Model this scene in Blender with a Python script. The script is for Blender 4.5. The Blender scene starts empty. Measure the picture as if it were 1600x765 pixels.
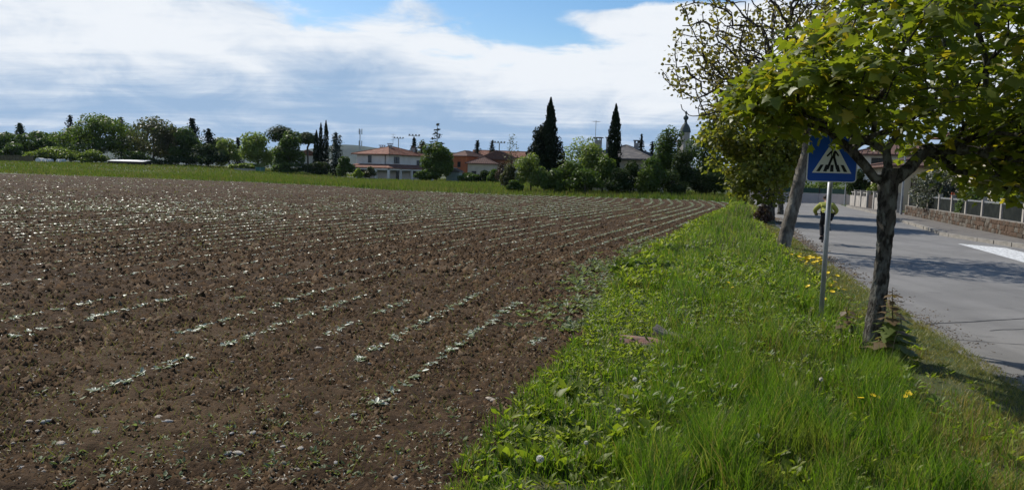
import bpy, bmesh, math, random
import numpy as np
from mathutils import Matrix, Vector

R = math.radians
rng = np.random.default_rng(11)
random.seed(11)
sc = bpy.context.scene
COL = sc.collection

# ---------------------------------------------------------------- camera
CAM_H, F_PX = 1.90, 1178.0            # eye height; focal length for a 1600 px wide picture
PITCH, ROLL = R(5.35), R(1.7)
cam_d = bpy.data.cameras.new('camera')
cam_d.sensor_width = 36.0
cam_d.lens = 36.0 * F_PX / 1600.0
cam_d.clip_start, cam_d.clip_end = 0.1, 20000
cam = bpy.data.objects.new('camera', cam_d)
COL.objects.link(cam)
CM = Matrix.Rotation(math.pi / 2 - PITCH, 4, 'X') @ Matrix.Rotation(ROLL, 4, 'Z')
cam.matrix_world = Matrix.Translation((0, 0, CAM_H)) @ CM
sc.camera = cam

# ---------------------------------------------------------------- sun and sky
SUN_EL, SUN_AZ = R(43), R(-43)        # azimuth measured from +Y towards +X
sd = bpy.data.lights.new('sun', 'SUN')
sd.energy, sd.angle, sd.color = 5.0, R(0.53), (1.0, 0.95, 0.86)
sun = bpy.data.objects.new('sun', sd)
COL.objects.link(sun)
to_sun = Vector((math.sin(SUN_AZ) * math.cos(SUN_EL), math.cos(SUN_AZ) * math.cos(SUN_EL), math.sin(SUN_EL)))
sun.rotation_euler = to_sun.to_track_quat('Z', 'Y').to_euler()

sc.view_settings.view_transform = 'Standard'
sc.view_settings.look = 'None'
sc.view_settings.exposure = 0.0
sc.view_settings.gamma = 1.0
sc.view_settings.use_curve_mapping = False
sc.render.engine = 'CYCLES'
sc.cycles.use_denoising = True
sc.cycles.max_bounces = 6
sc.cycles.diffuse_bounces = 3
sc.cycles.glossy_bounces = 2
sc.cycles.transmission_bounces = 4
sc.cycles.transparent_max_bounces = 4


class NT:
    """tiny node-tree helper"""
    def __init__(s, tree):
        s.t = tree
        tree.nodes.clear()

    def n(s, typ, **kw):
        nd = s.t.nodes.new(typ)
        for k, v in kw.items():
            if k.startswith('i_'):
                nd.inputs[k[2:].replace('_', ' ')].default_value = v
            else:
                setattr(nd, k, v)
        return nd

    def link(s, a, b):
        s.t.links.new(a, b)

    def math(s, op, a, b=None, c=None, clamp=False):
        nd = s.t.nodes.new('ShaderNodeMath')
        nd.operation = op
        nd.use_clamp = clamp
        for i, v in enumerate((a, b, c)):
            if v is None:
                continue
            if isinstance(v, (int, float)):
                nd.inputs[i].default_value = v
            else:
                s.link(v, nd.inputs[i])
        return nd.outputs[0]

    def mix(s, fac, a, b):
        nd = s.t.nodes.new('ShaderNodeMix')
        nd.data_type = 'RGBA'
        for sock, v in ((nd.inputs[0], fac), (nd.inputs[6], a), (nd.inputs[7], b)):
            if isinstance(v, (int, float)):
                sock.default_value = v
            elif isinstance(v, tuple):
                sock.default_value = (*v, 1.0)[:4]
            else:
                s.link(v, sock)
        return nd.outputs[2]

    def ramp(s, fac, stops):
        nd = s.t.nodes.new('ShaderNodeMapRange')
        nd.interpolation_type = 'SMOOTHSTEP'
        s.link(fac, nd.inputs[0])
        nd.inputs[1].default_value, nd.inputs[2].default_value = stops
        return nd.outputs[0]


def build_world():
    w = bpy.data.worlds.new('World')
    sc.world = w
    w.use_nodes = True
    g = NT(w.node_tree)
    out = g.n('ShaderNodeOutputWorld')
    bg = g.n('ShaderNodeBackground')
    bg.inputs[1].default_value = 0.1
    sky = g.n('ShaderNodeTexSky', sky_type='NISHITA', sun_disc=False, sun_elevation=SUN_EL, sun_rotation=SUN_AZ,
              air_density=1.0, dust_density=0.6, ozone_density=1.6)
    tc = g.n('ShaderNodeTexCoord')
    sep = g.n('ShaderNodeSeparateXYZ')
    g.link(tc.outputs['Generated'], sep.inputs[0])
    X, Y, Z = sep.outputs
    el = g.math('ARCSINE', Z)                       # elevation and azimuth in radians
    az = g.math('ARCTAN2', X, Y)
    zz = g.math('ADD', g.math('MAXIMUM', Z, 0.0), 0.055)
    cx, cy = g.math('DIVIDE', X, zz), g.math('DIVIDE', Y, zz)   # flat cloud deck seen from below
    comb = g.n('ShaderNodeCombineXYZ')
    g.link(cx, comb.inputs[0])
    g.link(cy, comb.inputs[1])

    def noise(vec, scale, detail, rough, dist=0.0, off=(0, 0, 0), stretch=(1, 1, 1), rot=0.0):
        mp = g.n('ShaderNodeMapping')
        mp.inputs['Location'].default_value = off
        mp.inputs['Rotation'].default_value = (0, 0, rot)
        mp.inputs['Scale'].default_value = stretch
        g.link(vec, mp.inputs[0])
        nz = g.n('ShaderNodeTexNoise')
        nz.inputs['Scale'].default_value = scale
        nz.inputs['Detail'].default_value = detail
        nz.inputs['Roughness'].default_value = rough
        nz.inputs['Distortion'].default_value = dist
        g.link(mp.outputs[0], nz.inputs['Vector'])
        return nz.outputs[0]

    def blob(a0, e0, ra, re, tilt=0.0):
        """soft patch of the cloud deck round a bearing (rad)"""
        da = g.math('DIVIDE', g.math('SUBTRACT', az, a0), ra)
        de0 = g.math('SUBTRACT', el, e0)
        de = g.math('DIVIDE', g.math('SUBTRACT', de0, g.math('MULTIPLY', g.math('SUBTRACT', az, a0), tilt)), re)
        q = g.math('ADD', g.math('MULTIPLY', da, da), g.math('MULTIPLY', de, de))
        return g.math('POWER', 2.718, g.math('MULTIPLY', q, -1.0))

    big = noise(comb.outputs[0], 0.55, 7, 0.56, 0.4, off=(3.1, 7.7, 0))
    fine = noise(comb.outputs[0], 1.6, 7, 0.62, 0.8, off=(1.1, 0.4, 2.0), stretch=(0.7, 1.0, 1), rot=0.3)
    dens = g.math('ADD', g.math('MULTIPLY', big, 0.75), g.math('MULTIPLY', fine, 0.35))
    # the deck thins out overhead and is closed towards the horizon
    dens = g.math('ADD', dens, g.math('MULTIPLY', g.ramp(el, (0.26, 0.10)), 0.30))
    for a0, e0, ra, re, tl, k in ((-0.28, 0.240, 0.10, 0.035, -0.1, -0.50), (0.06, 0.245, 0.20, 0.032, 0.0, -0.50), (0.02, 0.185, 0.115, 0.020, -0.15, -0.26),
                                  (-0.09, 0.152, 0.07, 0.012, 0.0, -0.20), (-0.13, 0.215, 0.07, 0.03, -0.4, 0.20),
                                  (0.155, 0.20, 0.10, 0.018, 0.0, 0.30), (0.22, 0.25, 0.09, 0.014, 0.0, -0.3), (-0.5, 0.24, 0.15, 0.08, 0, 0.2)):
        dens = g.math('ADD', dens, g.math('MULTIPLY', blob(a0, e0, ra, re, tl), k))
    ae = g.n('ShaderNodeCombineXYZ')
    g.link(az, ae.inputs[0])
    g.link(el, ae.inputs[1])
    puff = noise(ae.outputs[0], 11.0, 8, 0.62, 0.5, off=(2.0, 1.3, 0), stretch=(1.0, 2.1, 1), rot=-0.12)
    dens = g.math('ADD', dens, g.math('MULTIPLY', g.math('SUBTRACT', puff, 0.5), 0.50))
    dens = g.math('SUBTRACT', dens, g.math('MULTIPLY', g.ramp(el, (0.30, 0.55)), 0.16))
    cover = g.ramp(dens, (0.48, 0.68))
    # thick parts of the deck are blue-grey, thin and sunlit parts white
    streak = noise(comb.outputs[0], 0.30, 6, 0.55, 0.6, off=(0.2, 5.2, 1.0), stretch=(0.55, 1.0, 1), rot=-0.35)
    wisp = noise(comb.outputs[0], 1.1, 6, 0.6, 0.5, off=(7.2, 2.2, 3.0), stretch=(0.4, 1.0, 1), rot=-0.25)
    lit = g.math('ADD', g.math('MULTIPLY', streak, 1.0), g.math('MULTIPLY', wisp, 0.85))
    lit = g.math('ADD', lit, g.math('MULTIPLY', g.ramp(el, (0.02, 0.16)), 0.50))
    for a0, e0, ra, re, tl, k in ((-0.28, 0.120, 0.24, 0.040, -0.12, -0.22), (-0.10, 0.10, 0.14, 0.022, -0.1, -0.10), (-0.40, 0.140, 0.12, 0.010, -0.25, 0.24),
                                  (0.02, 0.130, 0.17, 0.022, 0.0, 0.16), (-0.02, 0.06, 0.25, 0.020, 0, -0.12), (0.2, 0.12, 0.12, 0.05, 0, 0.12), (-0.52, 0.17, 0.14, 0.04, 0, 0.16)):
        lit = g.math('ADD', lit, g.math('MULTIPLY', blob(a0, e0, ra, re, tl), k))
    lit = g.math('ADD', lit, g.math('MULTIPLY', g.math('SUBTRACT', puff, 0.5), 0.85))
    lit = g.ramp(lit, (0.82, 1.52))
    ccol = g.mix(lit, (3.3, 4.8, 6.9), (8.8, 9.2, 9.7))
    skyc = g.n('ShaderNodeHueSaturation')
    skyc.inputs['Saturation'].default_value = 1.35
    skyc.inputs['Value'].default_value = 1.2
    g.link(sky.outputs[0], skyc.inputs['Color'])
    col = g.mix(cover, skyc.outputs[0], ccol)
    g.link(col, bg.inputs[0])
    g.link(bg.outputs[0], out.inputs[0])


build_world()

# ---------------------------------------------------------------- survey helpers
RM = np.array(CM.to_3x3())


def ray(px, py):
    d = RM @ np.array([(px - 800) / F_PX, -(py - 382.5) / F_PX, -1.0])
    return d / d[1]


def ground(px, py, z=0.0):
    """where a line of sight meets level ground"""
    d = ray(px, py)
    t = (z - CAM_H) / d[2]
    return np.array([d[0] * t, d[1] * t])


def hor(px):
    """picture row of the horizon"""
    return 272.0 + (px - 800) * math.tan(ROLL)


def spot(px, Y, py=None):
    """x (and height) at range Y on a bearing"""
    d = ray(px, hor(px) if py is None else py)
    return (d[0] * Y, Y, CAM_H + d[2] * Y)


def hgt(px, py, Y):
    return spot(px, Y, py)[2]


def sstep(a, b, x):
    t = np.clip((x - a) / (b - a), 0, 1)
    return t * t * (3 - 2 * t)


_PERM = rng.random((256, 256))


def vnoise(x, y):
    xi, yi = np.floor(x).astype(int), np.floor(y).astype(int)
    fx, fy = x - xi, y - yi
    fx, fy = fx * fx * (3 - 2 * fx), fy * fy * (3 - 2 * fy)
    g = lambda a, b: _PERM[a & 255, b & 255]
    return (g(xi, yi) * (1 - fx) + g(xi + 1, yi) * fx) * (1 - fy) + (g(xi, yi + 1) * (1 - fx) + g(xi + 1, yi + 1) * fx) * fy


def fbm(x, y, o=4):
    s, a, t = 0, 1, 0
    for k in range(o):
        s = s + a * vnoise(x * 2 ** k + 17.3 * k, y * 2 ** k + 5.1 * k)
        t += a
        a *= .5
    return s / t


def terrain(x, y):
    """the meadow rises gently towards the far trees beyond the field"""
    return 1.5 * sstep(100, 195, y) * sstep(-22, -85, x)


# ---------------------------------------------------------------- mesh helpers
def mk(name, V, F, mat=None, parent=None, smooth=False, loc=None, rot=None):
    """mesh object from arrays; F is an (m,k) array or a list of such arrays"""
    me = bpy.data.meshes.new(name)
    V = np.asarray(V, dtype=np.float32).reshape(-1, 3)
    Fs = F if isinstance(F, list) else [F]
    Fs = [np.asarray(f, dtype=np.int32) for f in Fs if len(f)]
    me.vertices.add(len(V))
    me.vertices.foreach_set('co', V.ravel())
    loops = np.concatenate([f.ravel() for f in Fs])
    sizes = np.concatenate([np.full(len(f), f.shape[1], dtype=np.int32) for f in Fs])
    me.loops.add(len(loops))
    me.loops.foreach_set('vertex_index', loops)
    me.polygons.add(len(sizes))
    me.polygons.foreach_set('loop_start', np.concatenate([[0], np.cumsum(sizes)[:-1]]).astype(np.int32))
    if smooth:
        me.polygons.foreach_set('use_smooth', np.ones(len(sizes), dtype=bool))
    me.update(calc_edges=True)
    if mat is not None:
        me.materials.append(mat)
    return ob(name, me, parent, loc, rot)


def ob(name, me, parent=None, loc=None, rot=None):
    o = bpy.data.objects.new(name, me)
    COL.objects.link(o)
    if parent is not None:
        o.parent = parent
    if loc is not None:
        o.location = tuple(float(c) for c in loc)
    if rot is not None:
        o.rotation_euler = rot if hasattr(rot, '__len__') else (0, 0, rot)
    return o


def thing(name, label, cat, loc=(0, 0, 0), rotz=0.0, group=None):
    o = ob(name, None, None, loc, rotz)
    return tag(o, label, cat, group)


def tag(o, label=None, cat=None, group=None, kind=None):
    for k, v in (('label', label), ('category', cat), ('group', group), ('kind', kind)):
        if v:
            o[k] = v
    return o


class MB:
    """collects simple solids into one mesh"""
    def __init__(s):
        s.v, s.f = [], []

    def add(s, V, F):
        n = len(s.v)
        s.v += [tuple(p) for p in V]
        s.f += [tuple(i + n for i in f) for f in F]
        return s

    def box(s, x0, x1, y0, y1, z0, z1):
        return s.add([(x0, y0, z0), (x1, y0, z0), (x1, y1, z0), (x0, y1, z0), (x0, y0, z1), (x1, y0, z1), (x1, y1, z1), (x0, y1, z1)],
                     [(0, 3, 2, 1), (4, 5, 6, 7), (0, 1, 5, 4), (1, 2, 6, 5), (2, 3, 7, 6), (3, 0, 4, 7)])

    def tube(s, pts, rad, n=8, cap=True):
        pts = [Vector(p) for p in pts]
        rad = rad if hasattr(rad, '__len__') else [rad] * len(pts)
        V, F = [], []
        ref = None
        for i, p in enumerate(pts):
            d = (pts[min(i + 1, len(pts) - 1)] - pts[max(i - 1, 0)]).normalized()
            if ref is None:
                ref = Vector((0, 0, 1)) if abs(d.z) < .9 else Vector((1, 0, 0))
            a = (ref - d * ref.dot(d)).normalized()
            ref = a
            b = d.cross(a)
            for k in range(n):
                t = 2 * math.pi * k / n
                V.append(p + (a * math.cos(t) + b * math.sin(t)) * rad[i])
        for i in range(len(pts) - 1):
            for k in range(n):
                F.append((i * n + k, i * n + (k + 1) % n, (i + 1) * n + (k + 1) % n, (i + 1) * n + k))
        if cap:
            F.append(tuple(range(n))[::-1])
            F.append(tuple((len(pts) - 1) * n + k for k in range(n)))
        return s.add(V, F)

    def lathe(s, prof, n=12, c=(0, 0)):
        V = [(c[0] + r * math.cos(2 * math.pi * k / n), c[1] + r * math.sin(2 * math.pi * k / n), z) for r, z in prof for k in range(n)]
        F = [(i * n + k, i * n + (k + 1) % n, (i + 1) * n + (k + 1) % n, (i + 1) * n + k) for i in range(len(prof) - 1) for k in range(n)]
        F += [tuple(range(n))[::-1], tuple((len(prof) - 1) * n + k for k in range(n))]
        return s.add(V, F)

    def torus(s, c, R_, r, n=28, m=6, axis='x'):
        V, F = [], []
        for i in range(n):
            t = 2 * math.pi * i / n
            for k in range(m):
                u = 2 * math.pi * k / m
                q = R_ + r * math.cos(u)
                a, b, h = q * math.cos(t), q * math.sin(t), r * math.sin(u)
                V.append((c[0] + h, c[1] + a, c[2] + b) if axis == 'x' else (c[0] + a, c[1] + h, c[2] + b))
        for i in range(n):
            for k in range(m):
                F.append((i * m + k, ((i + 1) % n) * m + k, ((i + 1) % n) * m + (k + 1) % m, i * m + (k + 1) % m))
        return s.add(V, F)

    def prism(s, poly, y0, y1):
        """polygon in xz pushed along y"""
        n = len(poly)
        V = [(x, y0, z) for x, z in poly] + [(x, y1, z) for x, z in poly]
        F = [tuple(range(n)), tuple(range(2 * n - 1, n - 1, -1))] + [(i, i + n, (i + 1) % n + n, (i + 1) % n) for i in range(n)]
        return s.add(V, F)

    def mesh(s, name, mat, smooth=False):
        me = bpy.data.meshes.new(name)
        me.from_pydata(s.v, [], s.f)
        if mat is not None:
            me.materials.append(mat)
        bm = bmesh.new()
        bm.from_mesh(me)
        bmesh.ops.recalc_face_normals(bm, faces=bm.faces)
        bm.to_mesh(me)
        bm.free()
        if smooth:
            for p in me.polygons:
                p.use_smooth = True
        return me

    def build(s, name, mat, parent=None, smooth=False, loc=None, rot=None, bevel=0.0):
        o = ob(name, s.mesh(name, mat, smooth), parent, loc, rot)
        if bevel:
            m = o.modifiers.new('bevel', 'BEVEL')
            m.width, m.segments, m.limit_method = bevel, 2, 'ANGLE'
        return o


# ---------------------------------------------------------------- materials
M = {}


def mat(name, col, rough=0.85, col2=None, scale=4.0, bump=0.0, bscale=30.0, metal=0.0, spec=0.3, detail=6.0, col3=None, scale3=0.7, stretch=None, lo=0.35, hi=0.65):
    if name in M:
        return M[name]
    m = bpy.data.materials.new(name)
    m.use_nodes = True
    g = NT(m.node_tree)
    out = g.n('ShaderNodeOutputMaterial')
    b = g.n('ShaderNodeBsdfPrincipled')
    b.inputs['Roughness'].default_value = rough
    b.inputs['Metallic'].default_value = metal
    b.inputs['Specular IOR Level'].default_value = spec
    g.link(b.outputs[0], out.inputs[0])
    tc = g.n('ShaderNodeTexCoord')
    vec = tc.outputs['Object']
    if stretch:
        mp = g.n('ShaderNodeMapping')
        mp.inputs['Scale'].default_value = stretch
        g.link(vec, mp.inputs[0])
        vec = mp.outputs[0]
    c = None
    if col2 is not None:
        nz = g.n('ShaderNodeTexNoise')
        nz.inputs['Scale'].default_value, nz.inputs['Detail'].default_value, nz.inputs['Roughness'].default_value = scale, detail, .6
        g.link(vec, nz.inputs['Vector'])
        c = g.mix(g.ramp(nz.outputs[0], (lo, hi)), col, col2)
        if col3 is not None:
            n3 = g.n('ShaderNodeTexNoise')
            n3.inputs['Scale'].default_value, n3.inputs['Detail'].default_value = scale3, 3
            g.link(vec, n3.inputs['Vector'])
            c = g.mix(g.ramp(n3.outputs[0], (.45, .68)), c, col3)
        g.link(c, b.inputs['Base Color'])
    else:
        b.inputs['Base Color'].default_value = (*col, 1)
    if bump:
        nb = g.n('ShaderNodeTexNoise')
        nb.inputs['Scale'].default_value, nb.inputs['Detail'].default_value, nb.inputs['Roughness'].default_value = bscale, 5, .65
        g.link(vec, nb.inputs['Vector'])
        bp = g.n('ShaderNodeBump')
        bp.inputs['Strength'].default_value = 1.0
        bp.inputs['Distance'].default_value = bump
        g.link(nb.outputs[0], bp.inputs['Height'])
        g.link(bp.outputs[0], b.inputs['Normal'])
    M[name] = m
    return m


def leafmat(name, a, b, c=None, trans=0.35, rough=0.5, spec=0.35, tint=(1.15, 1.25, 0.55), patch=None, pscale=0.8):
    """foliage: every leaf (mesh island) takes its own shade between a and b; a few take c"""
    if name in M:
        return M[name]
    m = bpy.data.materials.new(name)
    m.use_nodes = True
    g = NT(m.node_tree)
    out = g.n('ShaderNodeOutputMaterial')
    geo = g.n('ShaderNodeNewGeometry')
    rnd = geo.outputs['Random Per Island']
    col = g.mix(rnd, a, b)
    if c is not None:
        pick = g.math('GREATER_THAN', g.math('FRACT', g.math('MULTIPLY', rnd, 37.0)), 0.86)
        col = g.mix(pick, col, c)
    if patch is not None:                                # stands of another species or age
        tc = g.n('ShaderNodeTexCoord')
        nz = g.n('ShaderNodeTexNoise')
        nz.inputs['Scale'].default_value, nz.inputs['Detail'].default_value, nz.inputs['Roughness'].default_value = pscale, 4, .6
        g.link(tc.outputs['Object'], nz.inputs['Vector'])
        for q, (lo, hi) in zip(patch, ((.52, .66), (.46, .32))):
            col = g.mix(g.math('MULTIPLY', g.ramp(nz.outputs[0], (lo, hi)), .75), col, q)
    p = g.n('ShaderNodeBsdfPrincipled')
    p.inputs['Roughness'].default_value = rough
    p.inputs['Specular IOR Level'].default_value = spec
    g.link(col, p.inputs['Base Color'])
    if trans:
        t = g.n('ShaderNodeBsdfTranslucent')
        mul = g.n('ShaderNodeMix', data_type='RGBA', blend_type='MULTIPLY')
        mul.inputs[0].default_value = 1.0
        g.link(col, mul.inputs[6])
        mul.inputs[7].default_value = (*[x * 1.5 for x in tint], 1)
        g.link(mul.outputs[2], t.inputs[0])
        mx = g.n('ShaderNodeMixShader')
        mx.inputs[0].default_value = trans
        g.link(p.outputs[0], mx.inputs[1])
        g.link(t.outputs[0], mx.inputs[2])
        g.link(mx.outputs[0], out.inputs[0])
    else:
        g.link(p.outputs[0], out.inputs[0])
    M[name] = m
    return m


# ---------------------------------------------------------------- ground plan (metres, camera above the origin)
ROADL = np.array([(1.6, -12), (3.0, -4), (3.75, 1.5), (4.35, 4.6), (4.92, 7.2), (5.75, 10.7), (7.25, 16.9), (9.75, 26.5), (12.75, 37), (17.2, 52), (22.6, 72), (28.0, 92)])
ROADR = np.array([(12.2, -12), (14.2, -2), (15.4, 8), (16.0, 16), (16.5, 24), (16.75, 29), (19.4, 36.6), (24.0, 50), (27.2, 61), (31.0, 72), (34.5, 80), (38.0, 92)])
WALLA, WALLB = np.array((17.9, 25.0)), np.array((24.7, 47.4))


def road_x(y, side=ROADL):
    return np.interp(y, side[:, 1], side[:, 0])


FIELD_R = np.array([ground(*p) for p in ((700, 900), (735, 765), (790, 690), (850, 620), (925, 535), (955, 475), (985, 420), (1050, 380), (1095, 348), (1140, 327), (1146, 318))])
FIELD_FAR = np.array([ground(*p) for p in ((1100, 313.5), (1000, 310.5), (780, 304.5), (610, 297), (520, 291), (400, 285), (250, 279.5), (100, 274), (0, 270), (-160, 266))])
FIELD = np.vstack([[(1.0, -3.0), (0.6, 1.5)], FIELD_R, FIELD_FAR, [(-62, 40), (-30, 0), (-20, -3)]])


def inside(poly, x, y):
    r = np.zeros(np.shape(x), dtype=bool)
    n = len(poly)
    for i in range(n):
        x0, y0 = poly[i]
        x1, y1 = poly[(i + 1) % n]
        if y0 == y1:
            continue
        c = ((y0 > y) != (y1 > y)) & (x < (x1 - x0) * (y - y0) / (y1 - y0) + x0)
        r ^= c
    return r


def row_shift(y):
    """sideways run of the drilled rows: they bend along the headland"""
    y = np.asarray(y, dtype=float)
    ys = np.linspace(0, 110, 441)
    sl = 0.22 + 0.15 * sstep(8, 20, ys) - 0.20 * sstep(44, 62, ys)
    return np.interp(y, ys, np.concatenate([[0], np.cumsum(sl[:-1] * np.diff(ys))]))


ROW = 0.77


def bank(x, y):
    """rough verge, a hand higher than the field and the road"""
    d = road_x(y) - x
    return 0.05 * sstep(0.0, 0.7, d) + 0.06 * (fbm(x * .8, y * .8, 3) - .5) * sstep(0, 1.2, d)

# ================================================================ the setting
def ground_z(x, y):
    z = terrain(x, y)
    inf = inside(FIELD, x, y)
    L, Rr = road_x(y), road_x(y, ROADR)
    onroad = (x > L) & (x < Rr + 0.3) & (y < 92)
    verge = (~inf) & (x <= L) & (y < 66) & (y > -12) & (x > L - 14)
    z = np.where(verge, bank(x, y), z)
    z = np.where(onroad, -0.08 * sstep(0, .35, x - L), z)
    z = np.where(inf, -0.07, z)
    return z


def build_ground():
    na = 300
    a = np.linspace(0, 2 * np.pi, na, endpoint=False)
    r = np.concatenate([[0.6], np.exp(np.linspace(np.log(1.2), np.log(120), 170)), np.exp(np.linspace(np.log(128), np.log(9000), 40))])
    A, Q = np.meshgrid(a, r)
    x, y = Q * np.sin(A), Q * np.cos(A)
    z = ground_z(x, y)
    V = np.stack([x, y, z], -1).reshape(-1, 3)
    i = np.arange(len(r) - 1)[:, None] * na
    k = np.arange(na)[None, :]
    k2 = (k + 1) % na
    F = np.stack([i + k, i + k2, i + na + k2, i + na + k], -1).reshape(-1, 4)[:, ::-1]
    V = np.vstack([V, [[0, 0, 0]]])
    T = np.stack([np.full(na, len(V) - 1), np.arange(na), (np.arange(na) + 1) % na], -1)[:, ::-1]
    m = mat('grassy_earth', (.052, .075, .020), .95, (.075, .070, .030), 0.9, .02, 9, col3=(.040, .066, .014), scale3=.25)
    tag(mk('ground', V, [F, T], m, smooth=True), 'green grassy ground reaching from the verge to the distant trees', None, None, 'structure')


build_ground()


def soil_disp(x, y, cell):
    d = np.zeros_like(x)
    # clods: pointed billows, dropped where the grid is too coarse to carry them
    for wl, amp in ((.55, .014), (.22, .014), (.105, .022), (.060, .024), (.034, .018)):
        n = 1 - np.abs(2 * vnoise(x / wl + 31 * wl, y / wl - 7) - 1)
        keep = np.clip((wl / cell - 1.6) / 1.2, 0.0, 1)
        d += amp * (n ** 1.6 - .40) * keep
    u = (x - row_shift(y)) / ROW
    d += .016 * np.cos(2 * np.pi * u) + .03 * (fbm(x * .25, y * .25, 2) - .5)
    return d


def soil_z(x, y):
    """height of the worked soil without the small clods (for things that stand on it)"""
    u = (x - row_shift(y)) / ROW
    return 0.02 + terrain(x, y) + .016 * np.cos(2 * np.pi * u) + .03 * (fbm(x * .25, y * .25, 2) - .5)


def build_field():
    na, nr = 700, 500
    a = np.linspace(R(-46), R(30), na)
    t = np.linspace(1 / math.sqrt(2.6), 1 / math.sqrt(118), nr)
    r = t ** -2.0
    A, Q = np.meshgrid(a, r)
    x, y = Q * np.sin(A), Q * np.cos(A)
    ins = inside(FIELD, x + .12 * (fbm(x * 1.5, y * 1.5) - .5), y)
    dr = np.gradient(r)[:, None] * np.ones_like(A)
    cell = np.maximum(dr, Q * (a[1] - a[0]))
    z = 0.02 + terrain(x, y) + soil_disp(x, y, cell)
    V = np.stack([x, y, z], -1).reshape(-1, 3)
    i = np.arange(nr - 1)[:, None] * na
    k = np.arange(na - 1)[None, :]
    F = np.stack([i + k, i + k + 1, i + na + k + 1, i + na + k], -1).reshape(-1, 4)[:, ::-1]
    keep = ins.reshape(-1)[F].all(1)
    F = F[keep]
    used = np.unique(F)
    re = np.zeros(len(V), dtype=np.int64)
    re[used] = np.arange(len(used))
    m = mat('soil', (.082, .050, .027), 1.0, (.036, .022, .012), 9.0, .030, 34, spec=.10, col3=(.096, .062, .034), scale3=.45)
    o = mk('field', V[used], re[F], m)
    tag(o, 'brown tilled field with curving drilled rows', None, None, 'structure')
    return o


field = build_field()


def strip(name, La, Lb, z, m, parent=None, ys=None):
    V = []
    for p, q in zip(La, Lb):
        V += [(p[0], p[1], z), (q[0], q[1], z)]
    F = [(2 * i, 2 * i + 1, 2 * i + 3, 2 * i + 2) for i in range(len(La) - 1)]
    return mk(name, V, np.array(F), m, parent)


def asphalt():
    m = bpy.data.materials.new('asphalt')
    m.use_nodes = True
    g = NT(m.node_tree)
    out = g.n('ShaderNodeOutputMaterial')
    b = g.n('ShaderNodeBsdfPrincipled')
    b.inputs['Roughness'].default_value = .82
    b.inputs['Specular IOR Level'].default_value = .3
    tc = g.n('ShaderNodeTexCoord')

    def nz(s, d, r=.6):
        n = g.n('ShaderNodeTexNoise')
        n.inputs['Scale'].default_value, n.inputs['Detail'].default_value, n.inputs['Roughness'].default_value = s, d, r
        g.link(tc.outputs['Object'], n.inputs['Vector'])
        return n.outputs[0]
    c = g.mix(g.ramp(nz(.5, 4), (.35, .65)), (.172, .164, .152), (.214, .204, .190))
    c = g.mix(g.math('MULTIPLY', g.ramp(nz(140, 3), (.5, .72)), .55), c, (.30, .295, .285))
    c = g.mix(g.math('MULTIPLY', g.ramp(nz(110, 2), (.58, .75)), .5), c, (.06, .06, .062))
    c = g.mix(g.math('MULTIPLY', g.ramp(nz(1.6, 5), (.54, .70)), .5), c, (.120, .115, .108))
    mp = g.n('ShaderNodeMapping')
    mp.inputs['Rotation'].default_value = (0, 0, .26)
    mp.inputs['Scale'].default_value = (1.3, .06, 1)
    g.link(tc.outputs['Object'], mp.inputs[0])
    tr = g.n('ShaderNodeTexNoise')
    tr.inputs['Scale'].default_value, tr.inputs['Detail'].default_value = 1.0, 4
    g.link(mp.outputs[0], tr.inputs['Vector'])
    c = g.mix(g.math('MULTIPLY', g.ramp(tr.outputs[0], (.48, .68)), .45), c, (.125, .12, .113))
    g.link(c, b.inputs['Base Color'])
    bp = g.n('ShaderNodeBump')
    bp.inputs['Distance'].default_value = .006
    g.link(nz(160, 3), bp.inputs['Height'])
    g.link(bp.outputs[0], b.inputs['Normal'])
    g.link(b.outputs[0], out.inputs[0])
    M['asphalt'] = m
    return m


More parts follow.
